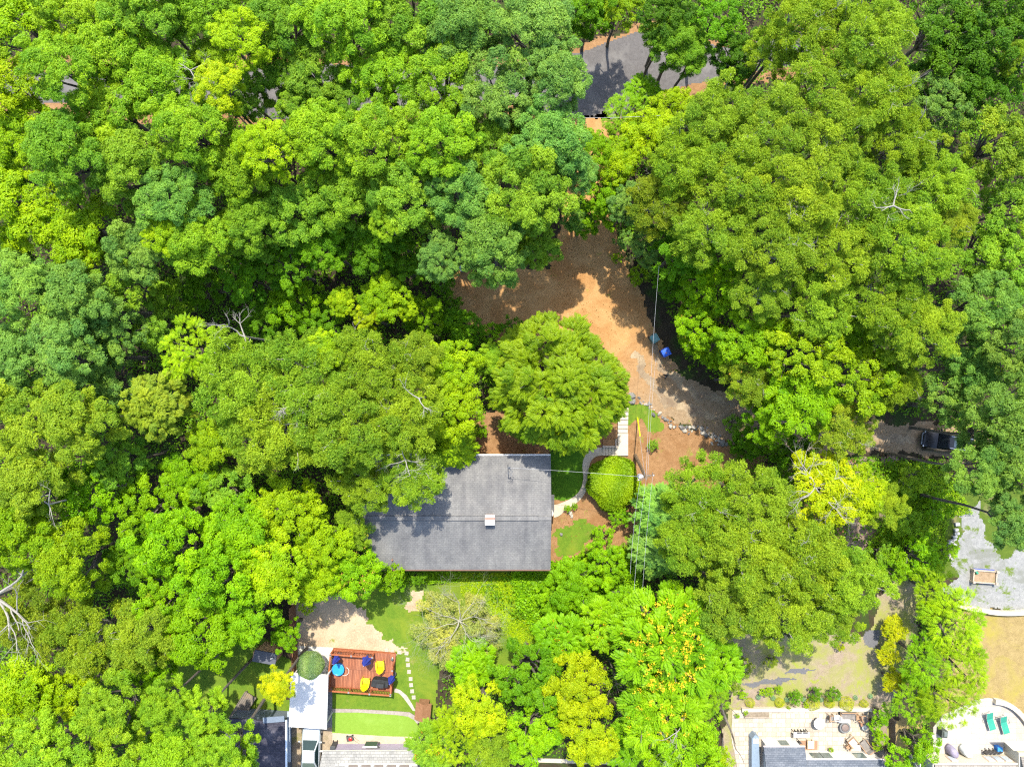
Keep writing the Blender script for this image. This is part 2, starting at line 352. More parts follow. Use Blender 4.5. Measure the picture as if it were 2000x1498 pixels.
M_FLOOR = surf('forest_floor', (.030, .026, .014), (.085, .062, .035), 1.6, (.04, .07, .012), .35, (.5, .62), fine=.6)
M_DIRT = surf('orange_dirt', (.42, .225, .085), (.54, .32, .135), .8, (.34, .18, .075), 0.22, (.48, .70), fine=.18, c4=(.25, .28, .03), t4=(.64, .72), s4=.8)
M_MULCH = surf('pine_straw', (.29, .155, .065), (.44, .255, .12), 2.2, (.26, .13, .05), .3, (.5, .65), fine=.7, c4=(.24, .27, .04), t4=(.60, .68), s4=.7, bmp=.7)
M_GRAVEL = surf('drive_gravel', (.20, .155, .11), (.33, .265, .195), 2.0, (.16, .12, .08), .28, (.48, .62), fine=.7, c4=(.34, .23, .13), t4=(.58, .72), s4=.35)
M_LAWN = surf('lawn_grass', (.10, .20, .012), (.17, .28, .02), 2.4, (.19, .26, .02), .35, (.46, .66), fine=.6, c4=(.24, .25, .05), t4=(.6, .7), s4=.9, bmp=.6)
M_LAWN2 = surf('dark_lawn_grass', (.055, .16, .006), (.10, .24, .008), 2.8, (.12, .26, .01), .5, (.5, .66), fine=.5, bmp=.7)  # the oval lawn's own darker green grass
M_SAND = surf('sandy_soil', (.46, .34, .21), (.62, .48, .32), .8, (.56, .44, .30), .3, (.5, .66), fine=.4, c4=(.25, .28, .06), t4=(.6, .68), s4=.8)
M_ASPH = surf('asphalt', (.12, .112, .11), (.18, .17, .165), 3, (.20, .19, .18), .3, (.5, .65), fine=.5, bmp=.3)
M_SOIL = surf('garden_soil', (.30, .235, .165), (.44, .35, .26), 1.8, (.30, .31, .08), .32, (.42, .60), fine=.6, c4=(.30, .34, .05), t4=(.55, .64), s4=.7, bmp=.2)
M_DRY = surf('dry_lawn', (.30, .22, .085), (.44, .33, .14), 1.6, (.36, .30, .06), .3, (.52, .68), fine=.55, c4=(.22, .26, .03), t4=(.66, .74), s4=.6, bmp=.6)
M_GREYG = surf('pale_gravel', (.36, .37, .36), (.56, .56, .54), 3.0, (.30, .31, .27), .4, (.5, .62), fine=.6, c4=(.18, .26, .04), t4=(.55, .61), s4=.7, k=.48)
M_CONC = surf('concrete', (.56, .49, .37), (.68, .60, .46), 2.0, (.50, .43, .32), .5, (.52, .66), fine=.25, bmp=.2)
M_WCONC = surf('white_gravel', (.62, .58, .48), (.85, .82, .74), 5, (.5, .45, .36), .6, (.56, .64), fine=.6)
M_TURF = surf('turf_mat', (.21, .36, .035), (.25, .41, .05), 4, (.27, .43, .07), .35, (.5, .7), fine=.3, bmp=.3)
M_FABRIC = surf('weed_fabric', (.14, .14, .15), (.20, .20, .21), 5, fine=.4, bmp=.3)

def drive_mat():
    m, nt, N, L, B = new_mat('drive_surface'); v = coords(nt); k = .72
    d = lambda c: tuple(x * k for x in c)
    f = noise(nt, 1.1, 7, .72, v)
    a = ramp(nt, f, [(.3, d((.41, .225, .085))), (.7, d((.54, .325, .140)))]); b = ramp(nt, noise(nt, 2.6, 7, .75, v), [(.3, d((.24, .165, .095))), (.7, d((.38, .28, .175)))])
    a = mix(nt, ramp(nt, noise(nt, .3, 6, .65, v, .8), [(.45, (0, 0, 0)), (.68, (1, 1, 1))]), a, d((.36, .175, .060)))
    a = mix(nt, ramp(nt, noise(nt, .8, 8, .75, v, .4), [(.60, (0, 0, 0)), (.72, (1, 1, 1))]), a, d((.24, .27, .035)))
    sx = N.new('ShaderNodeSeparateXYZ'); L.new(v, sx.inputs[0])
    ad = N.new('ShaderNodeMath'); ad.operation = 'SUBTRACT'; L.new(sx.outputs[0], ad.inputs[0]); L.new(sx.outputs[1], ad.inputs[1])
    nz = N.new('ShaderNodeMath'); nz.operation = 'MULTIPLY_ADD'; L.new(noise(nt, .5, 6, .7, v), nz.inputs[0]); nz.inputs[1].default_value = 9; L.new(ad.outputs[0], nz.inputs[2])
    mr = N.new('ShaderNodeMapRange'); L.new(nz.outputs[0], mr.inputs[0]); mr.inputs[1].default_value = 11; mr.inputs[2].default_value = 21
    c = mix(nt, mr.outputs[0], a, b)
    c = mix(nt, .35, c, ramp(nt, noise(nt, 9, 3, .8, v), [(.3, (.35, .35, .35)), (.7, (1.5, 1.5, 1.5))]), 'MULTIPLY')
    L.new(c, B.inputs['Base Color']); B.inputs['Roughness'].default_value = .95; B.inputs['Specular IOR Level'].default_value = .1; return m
M_DRIVE = drive_mat()
g = MB().add([(-150, -150, 0), (150, -150, 0), (150, 150, 0), (-150, 150, 0)], [(0, 1, 2, 3)]).build('ground', M_FLOOR, kind='structure')
slabs = region
region('road', [(-80,135),(300,150),(560,125),(1000,128),(1150,98),(1250,60),(1330,72),(1420,95),(1600,60),(1600,120),(1420,150),(1290,180),(1205,234),(1112,230),(1000,205),(540,235),(300,205),(-80,200)], .012, M_ASPH, .14, .06, 2)
region('road_verge', [(-80,120),(560,108),(1000,112),(1150,84),(1250,46),(1420,80),(1640,40),(1640,140),(1420,172),(1290,205),(1215,262),(1120,252),(1000,222),(540,252),(-80,215)], .004, M_MULCH, .2, .35, 3)
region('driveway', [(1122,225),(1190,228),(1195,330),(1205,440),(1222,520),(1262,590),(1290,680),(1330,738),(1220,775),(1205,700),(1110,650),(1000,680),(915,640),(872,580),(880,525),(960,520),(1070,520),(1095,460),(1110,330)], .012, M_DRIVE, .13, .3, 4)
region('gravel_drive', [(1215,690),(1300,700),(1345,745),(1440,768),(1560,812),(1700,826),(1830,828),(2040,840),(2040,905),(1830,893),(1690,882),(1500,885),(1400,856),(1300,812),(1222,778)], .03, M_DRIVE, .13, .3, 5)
region('bare_earth', [(1150,765),(1240,770),(1300,815),(1400,858),(1500,890),(1480,940),(1400,950),(1300,990),(1265,1040),(1250,1120),(1200,1100),(1080,1125),(1060,1000),(1060,890),(1130,860)], .008, M_MULCH, .14, .25, 6)
region('mulch_bed', [(925,800),(1075,810),(1075,960),(860,960),(860,880)], .016, M_MULCH, .16, .25, 7)
region('grass_strip', [(1222,788),(1262,792),(1298,822),(1290,845),(1268,842),(1250,818),(1225,835)], .020, M_LAWN, .12, .2, 8)
region('lawn_oval', [(1076,880),(1140,880),(1143,905),(1140,940),(1132,965),(1118,976),(1095,978),(1070,975)], .03, M_LAWN2, .1, .05, 9)
region('patchy_grass', [(1080,1035),(1110,1020),(1150,1018),(1170,1040),(1140,1075),(1090,1090)], .020, M_LAWN, .13, .35, 10)
region('lawn', [(640,1150),(830,1100),(1100,1100),(1130,1230),(1000,1300),(860,1300),(850,1400),(640,1400)], .008, M_LAWN, .16, .1, 11)
region('sandy_yard', [(572,1180),(600,1150),(680,1150),(700,1185),(745,1230),(770,1255),(792,1272),(780,1284),(650,1276),(572,1262)], .014, M_SAND, .12, .4, 12)
region('sandy_patch', [(795,1150),(830,1150),(825,1195),(800,1190)], .014, M_SAND, .12, .4, 13)
region('neighbour_lawn', [(290,1270),(520,1240),(565,1300),(565,1500),(250,1500)], .008, M_LAWN, .16, .3, 14)
region('garden_soil', [(1405,1230),(1560,1240),(1700,1240),(1740,1120),(1800,1110),(1790,1240),(1760,1330),(1740,1400),(1740,1500),(1400,1500),(1425,1380)], .008, M_SOIL, .14, .3, 15)
region('bare_bank', [(1490,910),(1560,880),(1700,900),(1700,1060),(1560,1040),(1500,960)], .008, M_MULCH, .16, .3, 16)
M_PINK = surf('leaf_litter', (.22, .16, .12), (.36, .27, .21), 2.5, (.10, .14, .02), .5, (.55, .66), fine=.6)
region('leaf_litter', [(1640,900),(1760,890),(1730,930),(1720,1060),(1660,1080),(1640,980)], .012, M_PINK, .15, .3, 17)
for k, (pp) in enumerate(([(1690,1232),(1720,1226),(1715,1262),(1688,1266)], [(1440,1337),(1520,1322),(1555,1325),(1480,1342)], [(1528,1314),(1545,1306),(1590,1306),(1560,1316)])):
    region('weed_fabric', pp, .016, M_FABRIC, .1, .18, 20 + k)
region('weedy_ground', [(1690,890),(2030,960),(2030,1080),(1870,1130),(1680,1110)], .006, surf('weedy_soil', (.07, .13, .01), (.13, .19, .02), 2, (.20, .19, .08), .5, (.52, .62), fine=.6), .16, .3, 18)
region('pale_gravel', [(1878,1000),(1910,985),(1925,1040),(1960,1090),(2040,1060),(2040,1205),(1990,1196),(1900,1188),(1840,1150),(1868,1130),(1862,1090),(1880,1050)], .014, M_GREYG, .11, .22, 19)
region('dry_lawn', [(1880,1190),(2060,1200),(2060,1500),(1990,1500),(1990,1390),(1890,1380),(1760,1430),(1790,1500),(1740,1500),(1760,1320),(1850,1250)], .008, M_DRY, .14, .25, 20)
M_TRACK = surf('wheel_track', (.40, .31, .19), (.50, .385, .25), 1.4, (.24, .175, .115), .6, (.42, .62), fine=.4, bmp=.1)
region('wheel_track', [(1232,690),(1246,690),(1268,735),(1310,775),(1370,800),(1440,812),(1440,826),(1365,816),(1300,792),(1252,745)], .036, M_TRACK, .10, .26, 31)
region('wheel_track', [(1268,660),(1280,664),(1300,712),(1350,758),(1440,786),(1560,822),(1560,832),(1440,798),(1345,774),(1288,722)], .036, M_TRACK, .10, .26, 32)
region('wheel_track', [(1560,835),(1700,850),(1820,856),(1820,868),(1700,862),(1560,850)], .036, M_TRACK, .10, .26, 33)
# made surfaces
slab('gravel_pad', [(572,1260),(652,1264),(648,1318),(570,1316)], -.02, .03, M_WCONC, h=0)
slab('parking_strip', [(566,1400),(650,1395),(648,1500),(560,1500)], -.02, .024, surf('old_concrete', (.34, .26, .17), (.48, .39, .27), 1.2, (.20, .19, .06), .4, (.5, .64), fine=.5), h=0)
slab('gravel_gutter', [(640,1330),(649,1330),(649,1420),(638,1420)], -.02, .028, surf('dark_gravel', (.14, .14, .14), (.34, .33, .31), 6, fine=.7), h=0)
slab('turf_mat', [(649,1390),(700,1389),(775,1394),(800,1397),(814,1405),(820,1438),(760,1437),(649,1430)], -.02, .05, M_TURF, h=0)
slab('stone_edging', [(649,1383),(700,1384),(775,1388),(800,1390),(813,1398),(820,1409),(815,1412),(808,1404),(797,1398),(775,1395),(700,1390),(649,1390)], -.02, .09, surf('edging_stone', (.33, .28, .24), (.48, .43, .38), 4, fine=.5), h=0)
slab('curved_path', [(771,1343),(782,1347),(795,1358),(806,1376),(812,1388),(806,1387),(799,1377),(788,1362),(779,1353),(770,1351)], -.02, .035, surf('path_stone', (.42, .37, .32), (.58, .53, .47), 3, fine=.4), h=0)
slab('lower_terrace', [(649,1430),(760,1437),(822,1438),(822,1500),(649,1500)], -.02, .02, surf('terrace_concrete', (.50, .40, .29), (.64, .54, .41), 1.5, fine=.3), h=0)
slab('garden_path', [(960,1478),(1090,1481),(1230,1485),(1230,1493),(1090,1489),(960,1485)], -.02, .05, M_CONC, h=0)
# curved concrete path from the stairs to the door of the main house
def ribbon(name, cl, wd, z, m, th=.06, **kw):
    P = [Vector(W(*p)) for p in cl]; L = []; R2 = []
    if not hasattr(wd, '__len__'): wd = [wd] * len(P)
    for i, p in enumerate(P):
        d = (P[min(i + 1, len(P) - 1)] - P[max(i - 1, 0)]).normalized(); n = Vector((-d.y, d.x)); L.append(p + n * wd[i] / 2); R2.append(p - n * wd[i] / 2)
    n = len(P); V = [(*q, z) for q in L] + [(*q, z) for q in R2] + [(*q, z - th) for q in L] + [(*q, z - th) for q in R2]; Fc = []
    for i in range(n - 1): Fc += [(i, n + i, n + i + 1, i + 1), (2 * n + i + 1, 3 * n + i + 1, 3 * n + i, 2 * n + i), (i, i + 1, 2 * n + i + 1, 2 * n + i), (n + i + 1, n + i, 3 * n + i, 3 * n + i + 1)]
    Fc += [(0, 2 * n, 3 * n, n), (n - 1, 2 * n - 1, 4 * n - 1, 3 * n - 1)]
    return MB().add(V, Fc).build(name, m, **kw)
def smooth(cl, k=5):
    out = []; n = len(cl)
    for i in range(n - 1):
        p0, p1, p2, p3 = cl[max(i - 1, 0)], cl[i], cl[i + 1], cl[min(i + 2, n - 1)]
        for j in range(k):
            t = j / k; out.append(tuple(.5 * ((2 * p1[a]) + (p2[a] - p0[a]) * t + (2 * p0[a] - 5 * p1[a] + 4 * p2[a] - p3[a]) * t * t + (3 * p1[a] - p0[a] - 3 * p2[a] + p3[a]) * t ** 3) for a in range(len(p1))))
    return out + [tuple(cl[-1])]
cl = smooth([(1176, 881, .75), (1160, 884, .8), (1148, 896, .72), (1144, 912, .62), (1145, 930, .55), (1142, 948, .52), (1134, 965, .56), (1120, 978, .62), (1102, 988, .75), (1088, 996, 1.1), (1080, 998, 1.2)])
ribbon('footpath', [(a, b) for a, b, c in cl], [c for a, b, c in cl], .075, M_CONC, kind='structure')

# stairs: two flights of pale slabs
ms = surf('pale_step', (.60, .53, .41), (.72, .64, .50), 3, fine=.25, bmp=.2); mdk = plain('step_riser', (.20, .13, .07))
st = empty('garden_stairs', (*W(1215, 840), 0), label='long flight of pale slab steps running beside the big conifer', cat='stairs')
sx, sy = W(1215, 840)
def loc(px, py, h=0): x, y = W(px, py, h); return x - sx, y - sy
ys = [770, 779, 788, 796, 804, 812, 820, 829, 837, 846]
for i, (a, b) in enumerate(zip(ys[:-1], ys[1:])):
    x, y0 = loc(1215.5, a); _, y1 = loc(0, b); z = .9 - i * .075
    MB().box((x, (y0 + y1) / 2, z / 2), (.93 if i > 2 else .55, abs(y1 - y0) - .05, z)).build('step', plain('grey_step', (.30, .29, .29)) if i < 3 else ms, st, bevel=.012)
x, y0 = loc(1216, 846); _, y1 = loc(0, 890); MB().box((x, (y0 + y1) / 2, .1), (.98, y0 - y1 - .04, .2)).build('landing', ms, st, bevel=.012)
for i in range(5):
    x, y = loc(1179 + i * 6.0, 881); MB().box((x, y, .09 + .0), (.265, .80, .18 - .012 * (4 - i))).build('step', ms, st, bevel=.01)
w = empty('timber_planter', (*W(1190, 862), 0), label='low square timber edged bed in the corner between the two stair flights', cat='planter')
mt = surf('weathered_timber', (.42, .34, .26), (.62, .54, .44), 6); wx, wy = W(1190, 862)
def rel(ax, ay): return lambda px, py, h=0: (W(px, py, h)[0] - ax, W(px, py, h)[1] - ay)
q = rel(wx, wy)
MB().box((*q(1190, 871.5), .22), (1.15, .16, .42)).build('front_board', mt, w, bevel=.01); MB().box((*q(1202, 864), .2), (.12, .72, .4)).build('side_board', mt, w, bevel=.01)
MB().box((*q(1202.5, 871.5), .32), (.18, .2, .62)).build('post', mt, w, bevel=.01); MB().box((*q(1177.5, 871.5), .3), (.16, .2, .58)).build('post', mt, w, bevel=.01)
MB().box((*q(1189, 864), .1), (1.15, .58, .2)).build('soil', M_MULCH, w)

# ------------------------------------------------------------------ the main house
SH = brick('grey_shingles', (.132, .131, .130), (.156, .155, .152), (.112, .112, .112), .30, .17, .018, streak=(1.3, .10, 1), k=1.0)
SHR = brick('ridge_shingles', (.12, .12, .12), (.15, .15, .15), (.08, .08, .08), .3, .3, .012)
M_WALL = plain('brown_siding', (.22, .10, .055)); M_TRIM = plain('white_trim', (.50, .49, .46), .5)
def gable(name, label, xa, xb, yn, yr, ys_, hn, hr, hs, mroof, mwall, inset=.35, group=None):
    """house with an east-west ridge: xa/xb ends, yn/yr/ys_ north eave, ridge, south eave; hn/hr/hs their heights (metres)"""
    ox, oy = (xa + xb) / 2, (yn + ys_) / 2; e = empty(name, (ox, oy, 0), label=label, cat='house', group=group)
    X0, X1 = xa - ox, xb - ox; YN, YR, YS = yn - oy, yr - oy, ys_ - oy; t = .16; i = inset
    V = []
    for x in (X0 + i, X1 - i): V += [(x, YS + i, 0), (x, YN - i, 0), (x, YN - i, hn - .12), (x, YR, hr - .22), (x, YS + i, hs - .12)]
    MB().add(V, [(4, 3, 2, 1, 0), (5, 6, 7, 8, 9), (0, 1, 6, 5), (1, 2, 7, 6), (4, 0, 5, 9), (2, 3, 8, 7), (3, 4, 9, 8)]).build('wall', mwall, e)
    for nm, ya, ha, in (('roof', YN, hn), ('roof', YS, hs)):
        mb = MB(); V = []
        for x in (X0, X1): V += [(x, ya, ha - t), (x, YR, hr - t), (x, YR, hr), (x, ya, ha)]
        mb.add(V, [(0, 1, 2, 3), (7, 6, 5, 4), (3, 2, 6, 7), (0, 4, 5, 1), (0, 3, 7, 4), (1, 5, 6, 2)]); r = mb.build(nm, mroof, e)
    return e
xl, xr = -12.15, 3.16; hn, hr, hs = 3.9, 4.9, 3.4
yn = W(0, 890, hn)[1]; yr = W(0, 1012, hr)[1]; ys0 = W(0, 1112, hs)[1]
xrr = W(1077, 0, hr)[0]; xll = W(706, 0, hr)[0]
hse = gable('main_house', 'house under one big plain grey shingle roof in the middle of the wood', xll, xrr, yn, yr, ys0, hn, hr, hs, SH, M_WALL)
for ch in hse.children:
    if ch.name.startswith(('roof', 'wall')):
        for v in ch.data.vertices:
            t_ = (yr - (v.co.y + hse.location.y)) / (yr - ys0)
            if t_ > .5 and v.co.x < 0: v.co.x += .1
hx, hy = hse.location[:2]; xl, xr = xll - hx, xrr - hx
def roofz(y):   # y in house coordinates
    Y = y + hy
    return hr + (Y - yr) / (yn - yr) * (hn - hr) if Y > yr else hr + (Y - yr) / (ys0 - yr) * (hs - hr)
yR = yr - hy
for s in (-1, 1):
    for nm, xa, xb in (('ridge_vent', xl + .1, W(946, 0, hr)[0] - hx), ('ridge_vent', W(968, 0, hr)[0] - hx, W(1052, 0, hr)[0] - hx)):
        MB().box(((xa + xb) / 2, yR + s * .19, hr - .03), (xb - xa, .045, .12)).build(nm, SHR, hse)
MB().box(((xl + xr) / 2, yR, hr + .005), (xr - xl - .04, .33, .05)).build('ridge_cap', SH, hse)
c = MB().box((W(957, 0, hr)[0] - hx, W(0, 1012, hr)[1] - hy - .05, hr + .05), (.74, .78, .9)).build('chimney', plain('chimney_brick', (.42, .33, .30)), hse)
MB().box((W(957, 0, hr)[0] - hx, W(0, 1012, hr)[1] - hy - .05, hr + .54), (.82, .86, .08)).build('chimney_cap', plain('white_metal', (.5, .5, .48)), c, bevel=.01)
MB().box((W(957, 0, hr)[0] - hx, W(0, 1012, hr)[1] - hy + .1, hr + .60), (.80, .2, .04)).build('flue_strip', plain('faded_red', (.42, .16, .12)), c)
for px, py in ((767, 1092),):
    z = 3.6; x, y = W(px, py, z); MB().lathe((x - hx, y - hy, roofz(y - hy) - .1), [(.06, 0), (.06, .35)], 10).build('vent_pipe', plain('rust', (.25, .12, .07)), hse)
mb = MB().box(((xl + xr) / 2, yn - hy + .07, hn - .09), (xr - xl, .13, .12))
for k in range(26): mb.box((xl + .4 + k * (xr - xl - .6) / 25, yn - hy + .07, hn - .01), (.05, .17, .03))
mb.build('gutter', M_TRIM, hse)
MB().box(((xl + xr) / 2, ys0 - hy - .07, hs - .1), (xr - xl, .11, .11)).build('gutter', plain('brown_gutter', (.13, .07, .05)), hse)
MB().box((xr + .16, W(0, 985, 3)[1] - hy, 2.6), (.45, 1.6, .1)).build('porch_roof', SHR, hse)
MB().box((xr + .18, W(0, 1010, 5)[1] - hy, 3.0), (.12, .35, 1.0)).build('downspout', M_TRIM, hse)
# service mast for the wires
mx, my = W(992, 908, 4.4); sm = MB(); sm.tube([(0, 0, 3.6), (0, 0, 6.3)], .04, 6); sm.tube([(0, 0, 6.3), (.12, .02, 6.36), (.2, .05, 6.2)], .05, 6)
for a in range(5): sm.tube([(.05, 0, 6.25), (.25 + .05 * a, -.3 + .1 * math.sin(a * 2), 6.1 - .1 * a), (.1 * a - .1, -.5 - .07 * a, 5.95)], .014, 4)
o = sm.build('service_mast', plain('mast_metal', (.12, .13, .15)), hse); o.location = (mx - hx, my - hy, 0)
# red-brown slatted fence at the north west corner
def fence(name, pts, hgt, m, label, board=.14, gap=.02, cat='fence', px=True, posts=2.2, group=None):
    P = [Vector(W(*p)) if px else Vector(p) for p in pts]; e = empty(name, (P[0].x, P[0].y, 0), label=label, cat=cat, group=group); mb = MB(); pm = MB(); rm = MB()
    for a, b in zip(P[:-1], P[1:]):
        d = b - a; L = d.length; rz = math.atan2(d.y, d.x); n = int(L / (board + gap)); u = d / L
        for i in range(n):
            q = a + u * (i + .5) * (board + gap) - P[0]; mb.box((q.x, q.y, hgt / 2 + .03 * math.sin(i * 2.3)), (board, .022, hgt), rz)
        for i in range(int(L / posts) + 1):
            q = a + u * min(L, i * posts) - P[0] + Vector((-u.y, u.x)) * .07; MB().box((q.x, q.y, hgt / 2), (.09, .09, hgt + .08), rz).build('post', m, e)
        for z in (.35, hgt - .3): q = (a + b) / 2 - P[0] + Vector((-u.y, u.x)) * .035; MB().box((q.x, q.y, z), (L, .04, .09), rz).build('rail', m, e)
    mb.build('boards', m, e); return e
M_RW = surf('red_stained_wood', (.26, .085, .035), (.40, .15, .07), 5); M_BW = surf('brown_fence_wood', (.26, .12, .06), (.40, .21, .12), 5)
fence('board_fence', [(872, 886), (876, 868), (905, 862), (930, 862)], 1.5, M_RW, 'short red brown board fence at the upper left corner of the grey roof')
fence('board_fence', [(577, 1176), (580, 1240), (584, 1318)], 1.9, M_BW, 'long brown board fence between the sandy yard and the trees')

# ------------------------------------------------------------------ carport, cottage and the other roofs
def quad_roof(name, label, pts, h, m, mwall, th=.14, ins=.35, cat='carport', posts=False):
    P = [Vector(W(*p, h)) for p in pts]; c = sum(P, Vector((0, 0))) / len(P); e = empty(name, (c.x, c.y, 0), label=label, cat=cat)
    Q = [tuple(p - c) for p in P]; MB().prism(Q, h - th, h).build('roof', m, e)
    I = [tuple((p - c) * (1 - ins / max(.5, (p - c).length))) for p in P]
    if posts:
        for q in I: MB().box((*q, (h - th) / 2), (.12, .12, h - th)).build('post', mwall, e)
        (x0, y0), (x1, y1), (x2, y2), (x3, y3) = I
        mb = MB(); mb.tube([(x3, y3, h - .25), (x0, y0, h - .25), (x1, y1, h - .25), (x2, y2, h - .25)], .07, 4); mb.build('beam', mwall, e)
    else: MB().prism(I, 0, h - th).build('wall', mwall, e)
    return e
M_WHITE = surf('white_roof_coating', (.46, .46, .45), (.54, .54, .525), 2, k=1, c3=(.40, .42, .40), big=.5, t3=(.56, .72), fine=.12, bmp=.1)
cp = quad_roof('carport', 'flat white roofed carport over the front of the silver car', [(568, 1314), (641, 1318), (638, 1424), (564, 1419)], 2.7, M_WHITE, M_TRIM, posts=True)
mb = MB()
for k in range(7):
    t = (k + .5) / 7; a = Vector(W(568 + 73 * t, 1316, 2.7)); b = Vector(W(564 + 74 * t, 1421, 2.7)); c = cp.location.xy
    mb.tube([(*(a - c), 2.705), (*(b - c), 2.705)], .012, 4)
mb.build('seam', plain('seam_grey', (.6, .6, .6)), cp)
# grey-roofed cottage at the bottom edge
SH2 = brick('pale_shingles', (.30, .30, .285), (.40, .40, .38), (.20, .20, .19), .34, .17, .014)
e = gable('cottage', 'pale grey shingled cottage below the green turf mat', W(630, 0, 2.1)[0], W(818, 0, 2.1)[0], W(0, 1466, 2.1)[1], W(0, 1535, 4.2)[1], W(0, 1600, 2.1)[1], 2.1, 4.0, 2.1, SH2, plain('mauve_render', (.26, .23, .30)), .45)
ex, ey = e.location[:2]; q = rel(ex, ey)
MB().box((*q(725, 1452.5, 1.3), 1.35), (1.1, .06, .9)).build('window', plain('window_glass', (.03, .04, .05), .1, .6), e)
MB().box((*q(725, 1452, 1.3), 1.84), (1.3, .12, .08)).build('window_frame', M_TRIM, e)
MB().box((*q(722, 1467, 2.1), 2.03), (9.0, .1, .12)).build('gutter', M_TRIM, e)
sk = MB().box((*q(739, 1492, 2.95), 2.93), (6.9, .12, .14)).build('skylight_frame', M_TRIM, e)
for i in range(5): MB().box((*q(690 + i * 25, 1499, 3.0), 3.0), (.78, .62, .12)).build('skylight', plain('brown_glass', (.14, .115, .09), .3, .5), e)
for i in range(6): MB().box((*q(677 + i * 25, 1499, 3.0), 3.02), (.2, .66, .14)).build('skylight_bar', M_TRIM, e)
# navy roof on the left
SH3 = brick('navy_shingles', (.045, .045, .065), (.075, .072, .095), (.03, .03, .04), .3, .15, .014, patches=(.09, .085, .10))
e = quad_roof('neighbour_house', 'dark navy shingled house left of the silver car, half under trees', [(440, 1402), (556, 1410), (557, 1560), (440, 1560)], 2.6, SH3, plain('slate_wall', (.10, .12, .15)), cat='house')
ex, ey = e.location[:2]; q = rel(ex, ey)
MB().box((*q(559.5, 1482, 2.5), 2.52), (.16, 7.0, .12)).build('gutter', plain('pale_blue_metal', (.46, .52, .58), .4), e)
MB().box((*q(535, 1404, 2.6), 2.65), (1.9, .5, .1), .08).build('hip_edge', plain('blue_grey_shingle', (.12, .15, .19)), e)
MB().box((*q(563, 1440, 1.6), 1.4), (.3, 4.6, .1)).build('side_canopy', plain('blue_grey_metal', (.28, .33, .38), .5), e)
# small shed
e = quad_roof('garden_shed', 'small shed with a plain slate grey roof beside the yellow tree', [(498, 1269), (541, 1277), (537, 1299), (492, 1291)], 2.3, surf('slate_felt', (.11, .12, .15), (.15, .16, .19), 4, fine=.3), plain('pine_wall', (.45, .28, .14)), cat='shed', ins=.12)
ex, ey = e.location[:2]; q = rel(ex, ey)
MB().box((*q(530, 1286, 2.4), 2.34), (.22, .08, .03), .3).build('ridge_clip', M_TRIM, e); MB().box((*q(497, 1278, 1.6), 1.1), (.08, .8, 1.6), -.1).build('door', plain('pine_door', (.50, .33, .18)), e)
# plank walkway
e = empty('plank_walkway', (*W(476, 1378), 0), -.0, label='sloping grey plank walkway between the leafy clumps at lower left', cat='walkway'); ex, ey = e.location[:2]
mg = surf('grey_planks', (.16, .135, .11), (.27, .235, .20), 6, (.33, .25, .16), .8, (.55, .66)); a = Vector(W(493, 1352)); b = Vector(W(462, 1402)); d = (b - a); L = d.length; u = d / L; rz = math.atan2(d.y, d.x); mb = MB()
n_ = Vector((-u.y, u.x))
for k in range(6): c = (a + b) / 2 + n_ * (k - 2.5) * .185 - Vector((ex, ey)); mb.box((c.x, c.y, .42), (L, .17, .04), rz)
mb.build('deck_board', mg, e)
for t in (.05, .35, .65, .95):
    for s in (-.5, .5): c = a + u * L * t + n_ * s * 1.0 - Vector((ex, ey)); MB().box((c.x, c.y, .2), (.1, .1, .4), rz).build('post', mg, e)
for s in (-1, 1): c = (a + b) / 2 + n_ * s * .58 - Vector((ex, ey)); MB().box((c.x, c.y, .45), (L, .05, .14), rz).build('side_rail', mg, e)
# little brown gabled hut by the stepping stones
e = empty('small_hut', (*W(829, 1378), 0), -.1, label='tiny brown roofed hut at the end of the stepping stones', cat='hut')
MB().prism([(-.5, -.65), (.45, -.65), (.45, .65), (-.5, .65)], 0, 1.1).build('wall', M_BW, e)
for s in (-1, 1): MB().add([(s * .72, -.8, 1.0), (0, -.8, 1.45), (0, .8, 1.45), (s * .72, .8, 1.0), (s * .72, -.8, 1.06), (0, -.8, 1.51), (0, .8, 1.51), (s * .72, .8, 1.06)], [(0, 1, 2, 3), (7, 6, 5, 4), (0, 4, 5, 1), (2, 6, 7, 3), (0, 3, 7, 4), (1, 5, 6, 2)]).build('roof', surf('brown_boards', (.24, .11, .05), (.36, .19, .10), 5), e)
# blue-grey house, bottom right
SH4 = brick('blue_grey_shingles', (.125, .145, .175), (.185, .205, .235), (.085, .10, .125), .32, .16, .014)
Mcream = plain('white_render', (.50, .48, .44), .7, .2, .05)
e = empty('patio_house', (*W(1600, 1510), 0), label='blue grey shingled house with white walls beside the paved patio', cat='house'); ex, ey = e.location[:2]; q = rel(ex, ey)
def wallp(P, z0, z1, m, nm='wall', par=None): return MB().prism([q(*p) for p in P], z0, z1).build(nm, m, par or e)
he = 1.65
A = [(1486, 1441), (1551, 1441), (1551, 1464), (1700, 1464), (1712, 1474), (1712, 1600), (1486, 1600)]
wallp(A, 0, he - .12, Mcream)
def slope_roof(P, h0, slope, m, nm, y0, th=.12):
    V = [(*q(px, py, h0), 0) for px, py in P]; n = len(V); Y0 = q(0, y0, h0)[1]
    top = [(x, y, h0 + (Y0 - y) * slope) for x, y, _ in V]; bot = [(x, y, z - th) for x, y, z in top]
    return MB().add(bot + top, [tuple(range(n)), tuple(range(n, 2 * n))[::-1]] + [(i, n + i, n + (i + 1) % n, (i + 1) % n) for i in range(n)]).build(nm, m, e)
slope_roof([(1492, 1458), (1572, 1458), (1572, 1600), (1492, 1600)], he, .35, SH4, 'roof', 1458)
slope_roof([(1572.6, 1483), (1722, 1483), (1738, 1492), (1738, 1600), (1572.6, 1600)], he, .35, SH4, 'roof', 1483)
mgut = plain('pinkish_gutter', (.62, .52, .47), .5)
